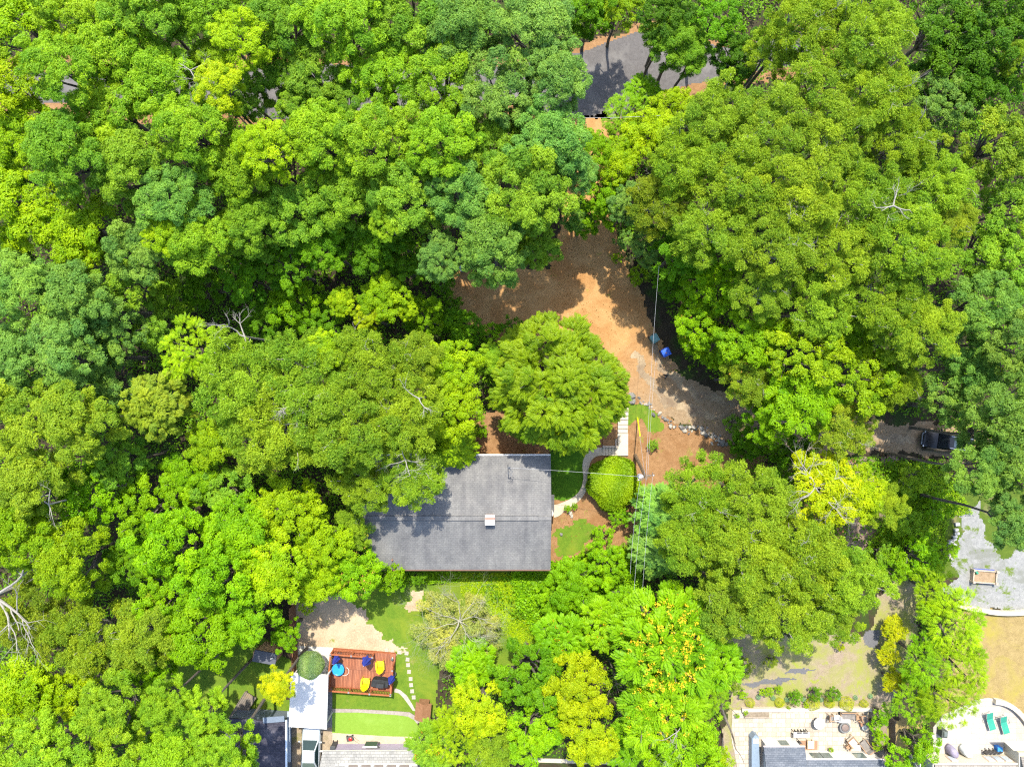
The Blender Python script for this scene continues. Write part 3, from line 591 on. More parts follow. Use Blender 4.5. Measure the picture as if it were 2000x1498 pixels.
MB().box((*q(1532, 1457.3, he), he - .04), (3.75, .09, .09)).build('gutter', mgut, e); mb = MB().box((*q(1650, 1482.3, he), he - .04), (7.1, .09, .09))
for k in range(12): mb.box((*q(1580 + k * 12.4, 1481, he), he + .01), (.05, .13, .04))
mb.build('gutter', mgut, e)
MG = plain('dark_glass', (.10, .13, .12), .12, .7)
for px, py, w_, zc in ((1523, 1441, .8, .9), (1585, 1464, 1.0, 1.0), (1604, 1464, .9, 1.0), (1668, 1464, 1.0, 1.0)):
    fr = MB().box((*q(px, py), zc), (w_ + .14, .05, 1.05)).build('window', M_TRIM, e); MB().box((q(px, py)[0], q(px, py)[1] + .02, zc), (w_, .05, .9)).build('pane', MG, fr)
MB().prism([q(1469, 1444, 1), q(1476, 1436, 1), q(1483, 1440, 1), q(1485, 1510, 1), q(1469, 1510, 1)], 0, .9).build('side_bay', plain('blue_grey_paint', (.16, .21, .27), .5), e)
for k in range(2): MB().box((*q(1473.5 + k * 5.5, 1447, 1), .97), (.22, .45, .06)).build('bay_window', plain('pale_glass', (.45, .5, .55), .2, .6), e)
MB().box((*q(1489, 1470, 1.4), 1.0), (.1, .5, .35)).build('vent', plain('black_vent', (.02, .02, .02)), e)
# cream house, bottom right corner
e = empty('cream_house', (*W(1900, 1510), 0), label='cream walled house with a taupe roof at the edge of the oval patio', cat='house'); ex, ey = e.location[:2]; q = rel(ex, ey)
Mcr = plain('cream_render', (.44, .40, .31), .7, .2, .06); Mgr = plain('sage_side', (.34, .38, .30), .7, .2, .06); SH5 = brick('taupe_shingles', (.26, .235, .20), (.35, .32, .28), (.17, .15, .13), .32, .16, .014)
A = [(1801, 1471), (1960, 1471), (1960, 1600), (1801, 1600)]; o = wallp(A, 0, 1.6, Mcr); o.data.materials.append(Mgr)
for p in o.data.polygons:
    if abs(p.normal.x) > .8: p.material_index = 1
wallp([(1960.5, 1448), (2080, 1448), (2080, 1600), (1960.5, 1600)], 0, 1.9, Mcr)
MB().prism([q(1960, 1447, 1.95), q(2080, 1447, 1.95), q(2080, 1465, 1.95), q(1980, 1465, 1.95)], 1.9, 1.97).build('wall_cap', Mcr, e)
slope_roof([(1826, 1492), (1994, 1492), (1994, 1600), (1826, 1600)], 1.75, .3, SH5, 'roof', 1492)
slope_roof([(1994.6, 1478), (2090, 1478), (2090, 1600), (1994.6, 1600)], 2.05, .3, SH5, 'roof', 1478)
mb = MB().box((*q(1908, 1491.3, 1.75), 1.71), (7.8, .09, .09))
for k in range(9): mb.box((*q(1832 + k * 19, 1490, 1.75), 1.76), (.06, .13, .04))
mb.build('gutter', mgut, e)
Mbr = plain('tan_frame', (.42, .32, .24)); MPG = plain('pale_pane', (.42, .46, .48), .2, .6)
for px in (1850, 1921, 1937, 1953):
    fr = MB().box((*q(px - 2, 1471), .95), (.78, .07, .95)).build('window', Mbr, e); MB().box((q(px - 2, 1471)[0], q(px - 2, 1471)[1] + .03, .95), (.6, .07, .8)).build('pane', MPG, fr)

# ------------------------------------------------------------------ patios
M_PAV = brick('paving_slabs', (.52, .45, .34), (.66, .60, .49), (.40, .34, .26), .62, .42, .025, offset=.37, squash=.7, bmp=.3, k=.62)
M_PAV2 = brick('pale_paving', (.66, .60, .52), (.74, .69, .62), (.56, .50, .43), .7, .5, .02, offset=.37, squash=.8, bmp=.2, k=.50)
slab('patio', [(1430, 1386), (1695, 1386), (1698, 1500), (1440, 1500), (1428, 1440)], -.02, .06, M_PAV, h=0)
slab('patio', [(1822, 1420), (1840, 1396), (1880, 1378), (1900, 1366), (1930, 1362), (1962, 1368), (1990, 1384), (2010, 1405), (2060, 1420), (2060, 1500), (1822, 1500)], -.02, .06, M_PAV2, h=0)
slab('planting_strip', [(1698, 1384), (1732, 1384), (1732, 1500), (1698, 1500)], -.02, .03, surf('bark_mulch', (.26, .20, .14), (.40, .32, .24), 4, fine=.6), h=0)
def wall_ribbon(name, cl, wd, z, m, label, cat='wall'): return ribbon(name, cl, wd, z, m, th=z + .02, label=label, cat=cat)
M_LIME = surf('limestone', (.64, .57, .45), (.76, .69, .56), 2.5, fine=.35, bmp=.3)
ribbon('low_wall', [(1447, 1383), (1560, 1382), (1698, 1382)], .30, .42, M_LIME, th=.44, label='straight low cream stone wall behind the row of clipped balls', cat='wall')
ribbon('low_wall', smooth([(1938, 1366), (1955, 1369), (1972, 1377), (1988, 1391), (2000, 1406), (2012, 1425)]), .42, .5, M_LIME, th=.52, label='curved cream seat wall round the oval patio', cat='wall')
ribbon('retaining_wall', smooth([(1862, 1177), (1880, 1183), (1905, 1188), (1940, 1194), (1975, 1195), (2010, 1192), (2060, 1185)]), .36, .5, M_LIME, th=.52, label='curved pale retaining wall below the gravel yard', cat='wall')
e = empty('timber_edging', (*W(1477, 1392), 0), label='brown timber sided bed at the upper left corner of the patio', cat='planter')
MB().box((0, 0, .15), (2.2, .5, .3)).build('bed', surf('bed_soil', (.24, .19, .13), (.40, .33, .24), 4, fine=.5), e)
for s in (-1, 1): MB().box((0, s * .27, .17), (2.3, .05, .34)).build('board', mt, e)
fence('panel_fence', [(1736, 1398), (1736, 1470)], 1.1, surf('grey_brown_wood', (.17, .13, .10), (.26, .21, .16), 5), 'dark grey brown board fence between the two patios')
e = empty('garden_screen', (*W(1773, 1478), 0), label='grey panel screen with a white edge between the two houses', cat='screen')
ex, ey = e.location[:2]; q = rel(ex, ey)
a = Vector(q(1764, 1462)); b = Vector(q(1776, 1484)); c = (a + b) / 2; MB().box((c.x, c.y, .7), ((b - a).length, .05, 1.4), math.atan2((b - a).y, (b - a).x)).build('panel', plain('grey_panel', (.22, .22, .20)), e)
a = Vector(q(1779, 1472)); b = Vector(q(1779, 1492)); c = (a + b) / 2; MB().box((c.x, c.y, .75), (.08, .95, 1.5)).build('edge_board', M_TRIM, e)
# ------------------------------------------------------------------ trees
def variants(kind, n, fn): return [fn(k) for k in range(n)]
SPEC = {}
def register(key, ref, make, n, snags=0):
    out = []
    for k in range(n):
        me, CL = make(k); out.append((me, limb_mesh('branches', CL, 7 * k + 3, snags)))
    SPEC[key] = (ref, out)
register('oak', 4.5, lambda k: broad_crown('crown', 11 + k, 4.5, 30, 3.0, 0.16, 0.24, 0.65, 9, 56, 5, 0.19, 0.40, 0.5, 0.4, 0.35, 0.20), 5)
register('feather', 4.8, lambda k: broad_crown('crown', 31 + k, 4.8, 36, 2.6, 0.20, 0.21, 0.6, 9, 46, 5, 0.21, 0.27, 0.8, 0.9, 0.5, 0.16, 0.06), 4, 3)
register('maple', 4.2, lambda k: broad_crown('crown', 51 + k, 4.2, 26, 2.3, 0.18, 0.25, 0.45, 9, 66, 4, 0.14, 0.60, 0.45, 0.3, 0.6, 0.17), 4)
register('bough', 4.2, lambda k: broad_crown('crown', 71 + k, 4.2, 30, 2.5, 0.22, 0.21, 0.8, 8, 62, 4, 0.16, 0.6, 0.6, 0.3, 0.5, 0.22), 3)
register('frond', 3.8, lambda k: frond_crown('crown', 91 + k, 3.8, 18, 1.8), 3)
register('fern', 3.8, lambda k: frond_crown('crown', 191 + k, 3.8, 20, 1.6, 46, 0.55, 7, 0.13, 0.3, 0.15, 0.5, 0.26, 0.15, 0.0, 0.3), 2)
register('bush', 2.6, lambda k: broad_crown('crown', 111 + k, 2.6, 16, 1.3, 0.2, 0.27, 0.25, 7, 30, 4, 0.19, 0.5, 0.5, 0.4, 0.6, 0.16), 4)
def _con(k): return frond_crown('crown', 131 + k, 5.6, 95, 4.4, 150, 0.46, 7, 0.105, 0.46, 0.13, 0.8, 0.15, 0.16, 0.22, 0.25, 0.32)
register('conifer', 5.6, _con, 2)
def _con2(k):
    me, B = conifer_crown('crown', 151 + k, 3.6, 6.0, 15, 0.7, 7, 0.17, 1.3, 0.06, 0.22); return me, [(b[1][0], b[1][1], b[1][2], 0.1) for b in B[::6]]
register('cedar', 3.6, _con2, 1)
CC = dict(
    g1=((.165, .315, .022), 'mid green'), g2=((.145, .290, .055), 'soft bluish green'), g3=((.205, .360, .015), 'fresh green'),
    l1=((.240, .385, .003), 'lime green'), l2=((.285, .385, .003), 'yellow lime'), o1=((.200, .325, .022), 'olive green'), o2=((.195, .290, .018), 'dull olive'),
    o3=((.225, .330, .022), 'golden olive'), d1=((.100, .240, .005), 'deep green'), d2=((.065, .170, .008), 'dark green'), b1=((.135, .255, .048), 'blue green'),  # the darkest entry is a plain dark leaf green
    v1=((.170, .345, .003), 'vivid green'), y1=((.32, .38, .003), 'bright yellow'), c1=((.205, .335, .005), 'light green'), c2=((.185, .265, .020), 'dull green'))
KIND = dict(oak=('oak_tree', 'round clumped tree', 'tree'), feather=('willow_oak_tree', 'fine leaved oak', 'tree'), maple=('maple_tree', 'small leaved maple', 'tree'),
    bough=('woodland_tree', 'loose layered tree', 'tree'), frond=('mimosa_tree', 'long fronded tree', 'tree'), fern=('locust_tree', 'feathery tree', 'tree'),
    bush=('shrub', 'leafy shrub', 'shrub'), conifer=('hemlock_tree', 'drooping conifer', 'tree'), cedar=('cedar_tree', 'narrow conifer', 'tree'))
def landmark(px, py):
    if py < 250 and 1060 < px < 1480: return 'beside the paved road'
    if px < 620 and py < 240: return 'at the top left'
    if px < 620 and py < 520: return 'in the upper left wood'
    if px < 1200 and py < 250: return 'above the hidden road'
    if px < 1200 and py < 620: return 'left of the dirt drive'
    if px > 1780 and py < 520: return 'at the upper right edge'
    if px > 1780 and py < 1120: return 'around the black car'
    if px > 1180 and py < 420: return 'right of the paved road'
    if px > 1180 and py < 620: return 'above the two bins'
    if px > 1180 and py < 780: return 'right of the two bins'
    if px > 1180 and py < 1000: return 'right of the stone row'
    if px > 1180 and py < 1300: return 'above the paved patio'
    if px > 1180: return 'near the paved patio'
    if px < 330 and py < 860: return 'at the left edge'
    if px < 330 and py < 1180: return 'in the lower left wood'
    if px < 960 and py < 880: return 'above the grey roof'
    if px < 960 and py < 1180: return 'left of the grey roof'
    if px < 600: return 'in the bottom left corner'
    return 'below the grey roof'
_cnt = [0]; TREES = []; AUTO = {}
def tree(px, py, rp, hc, sp, ck, phrase=None, sz=1.0, rot=None, group=None, col=None):
    ref, out = SPEC[sp]; i = _cnt[0]; _cnt[0] += 1; rng = random.Random(1000 + i)
    x, y = W(px, py, hc); s = rp / F * (H - hc) / H / ref * .94; me, lm = out[i % len(out)]
    rz = rng.uniform(0, 6.28) if rot is None else rot
    base, cn = CC[ck]; name, kind, cat = KIND[sp]
    lab = phrase or f"{cn} {kind}"
    g = group or {'shrub': 'shrubs around the gardens and drive'}.get(cat, 'trees of the surrounding wood')
    e = empty(name, (x, y, 0), 0, label=lab, cat=cat, group=g)
    if not phrase: AUTO.setdefault((lab, landmark(px, py)), []).append((px, py, e))
    c = bpy.data.objects.new('crown', me); COL.objects.link(c); c.parent = e; c.location = (0, 0, hc); c.scale = (s, s, s * sz); c.rotation_euler = (0, 0, rz)
    b = col or base; k = rng.uniform(0.9, 1.1); c.color = (b[0] * k * rng.uniform(0.93, 1.07), b[1] * k, b[2] * k * rng.uniform(.85, 1.15), 1)
    if sp in ('conifer', 'cedar'): c.location = (0, 0, hc - (1.2 if sp == 'cedar' else 0))
    l = bpy.data.objects.new('branches', lm); COL.objects.link(l); l.parent = e; l.matrix_local = c.matrix_local
    l.location = c.location; l.scale = c.scale; l.rotation_euler = c.rotation_euler
    if sp == 'bush': l.scale = (s, s, min(s * sz, (hc) / 3.7)); 
    else:
        t = bpy.data.objects.new('trunk', TRUNK[i % 2]); COL.objects.link(t); t.parent = e; t.scale = (max(.5, s), max(.5, s), max(0.1, hc - 3.0 * s * sz) / 10 + .02)
        if sp in ('conifer', 'cedar'): t.scale[2] = (hc + 3 * s) / 10
    TREES.append(e); return e, c
R = [  # px, py, r, crown height, kind, colour
 # upper left wood
 (45,60,95,11,'maple','l1'),(25,175,88,12,'maple','l1'),(70,270,80,11,'maple','l1'),(165,35,88,13,'oak','g3'),(300,25,92,13.5,'oak','g1'),(245,115,88,12.5,'oak','g3'),
 (140,150,86,14,'oak','g3'),(475,85,66,14.5,'maple','l1'),(430,180,58,15,'maple','l2'),(320,175,88,12.5,'oak','g3'),(405,25,78,12,'oak','g1'),(560,55,86,12.5,'oak','g1'),
 (560,150,60,11,'oak','g1'),(235,225,84,12,'oak','g3'),(150,310,90,13.5,'oak','g1'),(270,335,88,12.5,'oak','g1'),(385,265,86,14,'oak','g3'),(350,400,84,13,'oak','g2'),
 (520,300,66,14.5,'maple','l1'),(470,340,82,12,'oak','g3'),(65,405,98,10,'maple','l1'),(165,455,88,10,'maple','l1'),(12,335,55,9,'oak','d1'),(285,495,70,11,'oak','g2'),
 (400,470,80,12,'oak','g3'),(500,445,72,11,'oak','g1'),(325,455,52,13.5,'maple','l1'),(590,420,82,10,'oak','g1'),(20,500,60,9,'bough','g2'),
 (485,190,60,11,'oak','g1'),(420,118,48,11,'oak','g3'),(372,140,40,9,'oak','g1'),
 (590,215,50,12,'oak','g1'),(680,208,46,12,'oak','g1'),(1350,112,46,7,'oak','g1'),(1430,150,42,5,'bough','d1'),(1288,78,44,7,'oak','g1'),(1125,425,36,4.5,'oak','g2'),(1178,385,48,6,'bough','v1'),(1155,300,44,8,'maple','v1'),(1130,262,20,5,'maple','v1'),
 # upper middle wood
 (680,60,95,13.5,'oak','g3'),(625,165,82,11.5,'oak','g1'),(800,45,92,13,'oak','g1'),(905,60,92,13.5,'oak','g2'),(1040,70,90,14,'oak','g2'),(755,160,80,12,'oak','g3'),
 (865,170,88,13,'oak','g3'),(975,190,86,13.5,'oak','g2'),(1085,155,76,14,'oak','g2'),(640,285,86,12.5,'oak','g3'),(745,285,92,13.5,'oak','g3'),(865,290,86,14,'oak','g3'),
 (965,290,80,12,'oak','g1'),(1065,285,90,13,'oak','g2'),(690,395,84,10.5,'oak','g1'),(800,385,88,12,'oak','g1'),(905,385,84,12.5,'oak','g2'),(1025,385,96,13.5,'oak','g1'),
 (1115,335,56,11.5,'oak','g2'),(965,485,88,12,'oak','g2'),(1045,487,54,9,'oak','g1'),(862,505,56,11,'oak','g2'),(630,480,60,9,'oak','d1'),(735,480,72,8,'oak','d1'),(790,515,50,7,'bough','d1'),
 (560,520,62,8,'bough','d1'),(480,545,56,7.5,'bough','d1'),(760,440,40,13,'oak','g3'),(1168,418,46,4.5,'bough','v1'),(1135,440,30,4,'maple','v1'),
 # around the road
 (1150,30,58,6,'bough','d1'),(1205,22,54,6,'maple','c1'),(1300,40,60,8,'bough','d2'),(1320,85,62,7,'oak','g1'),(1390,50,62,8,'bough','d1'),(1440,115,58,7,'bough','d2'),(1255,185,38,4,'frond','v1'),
 (1215,225,46,5,'fern','v1'),(1310,215,48,6,'maple','l1'),(1265,275,62,6.5,'maple','l1'),(1200,320,55,7,'maple','l1'),(1120,15,50,8,'bough','d1'),
 # right, olive wood
 (1560,45,86,13,'feather','o1'),(1690,75,90,14,'feather','o1'),(1600,150,82,13,'feather','o1'),(1500,105,58,11,'feather','o1'),(1700,185,86,13.5,'feather','o1'),(1395,235,82,11.5,'feather','o1'),
 (1500,255,90,12.5,'feather','o1'),(1620,275,90,13,'feather','o1'),(1745,285,82,12.5,'feather','o2'),(1330,320,82,11.5,'feather','o1'),(1440,355,92,12.5,'feather','o1'),(1560,385,95,13.5,'feather','o3'),
 (1685,395,92,13,'feather','o1'),(1815,370,82,12,'feather','o1'),(1285,400,72,10,'feather','o2'),(1385,455,86,11.5,'feather','o1'),(1505,490,90,13,'feather','o1'),(1640,500,86,12.5,'feather','o3'),
 (1770,485,90,13.5,'feather','o1'),(1850,435,58,12,'feather','o3'),(1480,575,66,11.5,'feather','o1'),(1600,600,84,11,'feather','o1'),(1720,590,84,12,'feather','o1'),(1225,400,46,8,'bough','g2'),
 (1330,490,70,8,'bough','d1'),(1265,480,50,6,'bough','b1'),(1385,560,70,6.5,'bough','v1'),(1305,560,34,4,'bough','d1'),(1360,635,64,6,'bough','v1'),(1455,660,72,8.5,'maple','v1'),(1405,682,54,5.0,'bough','v1'),(1560,690,84,10,'bough','c1'),
 (1455,740,62,8,'feather','o3'),(1560,790,82,9,'maple','v1'),(1665,740,86,9.5,'bough','c1'),(1790,650,82,12,'feather','o1'),(1640,830,72,9,'feather','o3'),(1730,745,66,9,'feather','o2'),(1500,825,54,7.5,'bough','v1'),(1660,655,60,8,'maple','v1'),
 # right edge
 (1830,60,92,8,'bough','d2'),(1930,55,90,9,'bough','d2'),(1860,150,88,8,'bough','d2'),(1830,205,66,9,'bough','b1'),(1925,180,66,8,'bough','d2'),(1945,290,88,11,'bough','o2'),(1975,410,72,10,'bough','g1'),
 (1925,490,74,9,'bough','g1'),(1985,545,66,9,'bough','g1'),(1905,600,80,11,'oak','b1'),(1975,670,74,12,'oak','b1'),(1885,715,66,9,'oak','g2'),(1965,800,92,12.5,'oak','b1'),(1840,775,60,8,'bough','g2'),
 (1990,905,78,12,'oak','b1'),(1900,915,66,12,'oak','b1'),(1962,1010,62,11,'oak','b1'),(1915,850,60,9.5,'bough','b1'),(1850,640,40,8,'maple','g1'),(1995,120,50,10,'feather','o1'),
 # left middle wood
 (70,575,84,11,'oak','g2'),(170,590,84,10.5,'oak','g2'),(60,700,82,10,'oak','g2'),(150,690,84,10.5,'oak','g2'),(235,640,72,9,'bough','b1'),(60,820,92,11,'oak','o2'),(175,820,88,11.5,'oak','o2'),
 (85,940,88,10,'oak','o2'),(215,745,60,8,'bough','b1'),(255,560,60,9,'bough','g1'),(160,505,50,10,'maple','l1'),(240,900,62,7.5,'bough','g1'),(310,650,48,7,'bough','g1'),
 (335,590,48,5,'maple','g3'),(400,560,50,5,'bough','d1'),(580,600,60,5,'bough','v1'),(640,640,54,4.5,'bough','d1'),(520,620,52,5,'bough','d1'),(670,590,36,7,'maple','l1'),(755,588,56,8,'maple','l1'),(722,618,34,8,'maple','l2'),(792,600,30,7.5,'maple','l1'),
 (830,620,52,4,'bough','v1'),(905,640,46,3,'bough','d1'),(375,680,70,9,'fern','l1'),
 # around the house roof
 (480,745,104,9.5,'feather','o1'),(600,730,98,10.5,'feather','o1'),(715,715,92,10,'feather','o1'),(815,710,70,9,'feather','o1'),(545,840,102,10,'feather','o1'),(680,835,104,11,'feather','o1'),
 (790,820,92,10,'feather','o1'),(802,928,78,8.8,'feather','o1'),(710,945,66,8.2,'feather','o1'),(640,690,52,11,'maple','l1'),(885,720,66,7.5,'maple','l1'),(880,800,74,7.5,'maple','l1'),(420,860,60,7,'maple','c1'),(960,700,40,5,'maple','g3'),
 # lower left
 (185,965,80,7,'bough','v1'),(300,985,76,6.5,'bough','v1'),(60,1030,90,9.5,'oak','c1'),(155,1090,86,9,'oak','c1'),(370,935,62,6,'maple','v1'),(440,955,62,5.5,'bough','g1'),(350,1060,88,8,'bough','v1'),(480,1030,80,7.5,'maple','v1'),
 (260,1090,60,6.5,'bough','d1'),(570,990,74,7,'maple','l1'),(640,1060,66,6,'maple','l1'),(540,1110,80,7.5,'maple','l1'),(440,1120,86,8,'bough','v1'),(330,1150,66,7,'bough','v1'),(75,1200,84,7,'feather','c2'),(180,1235,88,7,'feather','o3'),(290,1235,84,7.5,'feather','o3'),
 (400,1230,84,7,'maple','v1'),(498,1195,66,6.5,'maple','v1'),(50,1330,88,7,'maple','l1'),(140,1350,74,6,'maple','l1'),(562,1240,34,4,'bough','v1'),(620,1130,52,5.5,'maple','l1'),
 (40,1460,84,9,'oak','g3'),(140,1455,88,9.5,'oak','g3'),(235,1370,78,10,'oak','g3'),(245,1470,80,9,'oak','g3'),(330,1365,56,10.5,'oak','g3'),(345,1470,78,9,'oak','g3'),(400,1385,50,10,'oak','g3'),(450,1450,70,10,'oak','g3'),(300,1300,60,6,'bough','v1'),
 (690,1030,48,5,'feather','o1'),(690,1110,66,4.5,'maple','v1'),(770,1135,30,2.5,'bush','v1'),(760,1120,40,3,'bush','v1'),
 # south slope
 (1125,1140,62,3,'maple','v1'),(1185,1095,50,2.6,'bough','v1'),(1200,1170,56,3,'maple','v1'),(1080,1170,36,2,'bough','v1'),(1030,1310,78,6,'bough','d1'),(1040,1420,70,6,'bough','v1'),(940,1370,66,6,'maple','l2'),
 (890,1430,62,5.5,'fern','l1'),(960,1450,60,5,'feather','o1'),(1125,1330,72,7,'maple','l2'),(1150,1420,70,6,'maple','l2'),(845,1455,50,4.5,'frond','g1'),(920,1290,50,3,'frond','v1'),
 (1290,1245,108,8,'frond','v1'),(1180,1215,52,6,'frond','v1'),(1390,1290,60,6,'frond','v1'),(1100,1240,54,5,'frond','v1'),(1290,1370,90,7,'frond','v1'),(1330,1455,86,6,'bough','v1'),(1230,1440,54,5,'frond','v1'),(1380,1370,50,6,'fern','v1'),
 # south east
 (1360,955,84,8,'feather','o1'),(1470,975,88,8.5,'feather','o1'),(1345,1045,78,8,'feather','o1'),(1450,1080,100,9.5,'feather','o1'),(1565,1090,98,9.5,'feather','o1'),(1650,1125,82,9,'feather','o1'),(1425,1170,82,8.5,'feather','o1'),
 (1525,1195,88,9,'feather','o1'),(1610,1195,72,8,'feather','o1'),(1590,955,84,8,'maple','l2'),(1665,960,66,7.5,'maple','l2'),(1715,985,54,6.5,'feather','o3'),(1298,1005,56,5,'cedar','g2'),(1290,1080,52,4.5,'cedar','g2'),
 (1462,862,40,2.2,'bough','d1'),(1540,890,58,3.5,'bough','d1'),(1775,935,40,1.4,'bush','g3'),(1830,990,36,1.4,'bush','v1'),(1760,1020,36,1.4,'bush','g3'),(1790,1085,52,2.2,'bush','v1'),(1850,1075,22,1.0,'bush','v1'),(1720,1080,34,1.6,'bush','g1'),(1740,1105,40,2.2,'bush','v1'),
 (1825,1155,58,3.6,'fern','l1'),(1855,1215,76,4.5,'fern','l1'),(1805,1285,58,4,'fern','v1'),(1872,1290,64,4.8,'fern','c1'),(1852,1365,62,4.5,'fern','c1'),(1782,1368,52,3.4,'fern','v1'),(1795,1450,40,3,'bush','v1'),(1750,1480,34,2.5,'bush','v1'),(1722,1395,24,2,'bush','v1'),(1720,1440,16,1.4,'bush','v1'),
 (1400,1480,34,2,'bush','l1'),(1325,1180,50,6,'frond','v1')]
for r in R: tree(*r)
tree(1084, 753, 152, 5.2, 'conifer', 'c1', 'huge light green conifer standing alone between the gravel drive and the grey roof', rot=0.4, col=(.170, .270, .004))
tree(318, 790, 74, 8.5, 'conifer', 'c2', 'dull green conifer with pointed boughs at the left end of the olive oaks')
tree(880, 870, 48, 5, 'cedar', 'c1', 'small light green conifer tucked behind the oaks above the red brown fence')
tree(545, 1335, 42, 7.6, 'maple', 'y1', 'bright yellow shrubby tree between the small shed and the flat white roof', sz=0.8)
for k, (a, b, w) in enumerate(((1752, 1228, 'topmost'), (1738, 1275, 'middle'), (1748, 1328, 'lowest'))):
    tree(a - 6, b, 24, 1.6, 'frond', 'y1', f"yellow tipped fan leaved shrub, {w} of the three beside the bare garden", group='yellow tipped shrubs', col=(.33, .36, .006))
# flowers
def blossoms(t, n, seed, col, R=3.0, z=1.6, size=0.11, rp=1.0):
    e, c = t; rng = np.random.default_rng(seed); P = []; D = []; N2 = []
    for _ in range(n):
        a = rng.uniform(0, 6.28); r = R * math.sqrt(rng.uniform(0, 1)); p = np.array((r * math.cos(a), r * math.sin(a), z * math.sqrt(max(0.05, 1 - (r / R) ** 2)) + rng.uniform(.5, 1.1)))
        for _ in range(10):
            d = unit(rng.normal(size=3) + np.array((0, 0, .5))); P.append(p + rng.normal(size=3) * .09); D.append(d); q = unit(rng.normal(size=3) + np.array((0, 0, 1.))); N2.append(unit(q - (q @ d) * d))
    me = leaf_object('blossom', np.array(P), np.array(D), np.array(N2), size * 1.5, size, rng.uniform(0, 1, len(P)))
    o = bpy.data.objects.new('blossom', me); COL.objects.link(o); o.parent = e; o.location = c.location; o.scale = c.scale; o.color = (*col, 1)
byp = {}
for e in TREES: pass
def find(px, py):
    i = [k for k, r in enumerate(R) if r[0] == px and r[1] == py][0]; e = TREES[i]
    return e, [c for c in e.children if c.name.startswith('crown')][0]
for px, py, n, col in ((1290, 1245, 120, (.66, .46, .03)), (1290, 1370, 56, (.66, .46, .03)), (1230, 1440, 10, (.6, .22, .02)), (1180, 1215, 12, (.6, .34, .02)), (1100, 1240, 8, (.55, .2, .02)), (845, 1455, 12, (.6, .2, .02)),
                       (1325, 1180, 12, (.6, .34, .02)), (690, 1110, 80, (.50, .32, .10)), (690, 1030, 22, (.5, .32, .1)), (1455, 740, 40, (.5, .32, .08)), (1640, 830, 40, (.5, .3, .08)), (290, 1235, 30, (.4, .17, .05)), (1360, 635, 16, (.45, .24, .06))):
    t = find(px, py); me = t[1].data; blossoms(t, n, px, col, 3.3 if px not in (690,) else 3.6, 1.7, 0.10)
# undergrowth seen through the gaps of the wood
CLEAR = [[(1095,220),(1110,90),(1250,45),(1420,60),(1440,170),(1230,240),(1150,260),(1190,440),(1300,600),(1340,720),(1460,780),(1830,820),(1830,895),(1480,885),(1440,930),(1260,1000),(1250,1070),(1080,1120),(700,1120),(700,1000),(860,880),(860,820),(960,800),(1000,700),(880,590),(860,530),(1090,450)],
         [(560,1170),(900,1110),(1050,1250),(1000,1300),(870,1310),(820,1500),(500,1500),(500,1250)],[(1410,1240),(1790,1100),(1760,1520),(1400,1520)],[(1830,960),(2020,960),(2020,1520),(1800,1520),(1850,1180),(1820,1080)],[(290,1290),(520,1240),(560,1500),(430,1400),(300,1400)],
         [(-60,110),(1100,110),(1100,215),(-60,230)],[(950,1470),(1230,1470),(1230,1500),(950,1500)]]
def inside(pts, X, Y):
    r = np.zeros(X.shape, bool); n = len(pts)
    for i in range(n):
        x1, y1 = pts[i]; x2, y2 = pts[(i + 1) % n]
        if y1 == y2: continue
        c = ((y1 > Y) != (y2 > Y)) & (X < (x2 - x1) * (Y - y1) / (y2 - y1) + x1); r ^= c
    return r
def ground_leaves(name, seed, n, test, zf, L, Wf, col, label=None, box=None, jit=0.5, clump=0.35):
    rng = np.random.default_rng(seed); x0, x1, y0, y1 = box
    nc = n // 14; cx = rng.uniform(x0, x1, nc); cy = rng.uniform(y0, y1, nc)
    X = (cx[:, None] + rng.normal(size=(nc, 14)) * clump).ravel(); Y = (cy[:, None] + rng.normal(size=(nc, 14)) * clump).ravel()
    T = np.repeat(0.45 + rng.normal(size=nc) * 0.22, 14) + rng.normal(size=nc * 14) * 0.1; hz = np.repeat(rng.uniform(0.25, 1, nc), 14)
    k = test(X * F + 1000, 749 - Y * F); X, Y, T, hz = X[k], Y[k], T[k], hz[k]; m = len(X)
    P = np.stack([X, Y, zf(X, Y) * hz * rng.uniform(0.6, 1, m) + 0.03], 1); up = unit(np.array((0, 0, 1.0)) + rng.normal(size=(m, 3)) * jit)
    D = perp(up, rng); ln = L * rng.uniform(.6, 1.3, m)
    me = leaf_object(name, P, D, up, ln, ln * Wf, T); o = bpy.data.objects.new(name, me); COL.objects.link(o); o.color = (*col, 1)
    return tag(o, label, kind='stuff')
def mounds(a, s): return lambda X, Y: a * (0.55 + 0.45 * np.sin(X * s + 1.3 * np.sin(Y * s * .7)) * np.sin(Y * s * 1.1 + np.sin(X * s * .6)))
def not_clear(PX, PY):
    r = np.ones(PX.shape, bool)
    for p in CLEAR: r &= ~inside(p, PX, PY)
    return r
ground_leaves('undergrowth', 5, 260000, not_clear, mounds(1.8, .8), 0.24, 0.6, (.11, .24, .006), 'dark green leafy undergrowth on the woodland floor', (-50, 50, -38, 38))
SL = [(1000,1112),(1240,1060),(1260,1180),(1180,1250),(1060,1290),(1050,1250),(1010,1180),(1000,1130)]
ground_leaves('vine_cover', 6, 60000, lambda a, b: inside(SL, a, b), mounds(1.4, 1.1), 0.20, 0.7, (.16, .34, .004), 'vivid green vines smothering the slope below the grey roof', (-1, 14, -27, -12))
WD = [(1690,900),(1830,900),(1870,960),(1900,1000),(1850,1010),(1840,1130),(1700,1130),(1690,1060),(1740,1000)]
ground_leaves('weeds', 8, 50000, lambda a, b: inside(WD, a, b), mounds(.9, 1.3), 0.18, 0.5, (.18, .32, .006), 'tall mixed green weeds below the parked black car', (30, 46, -20, -5))
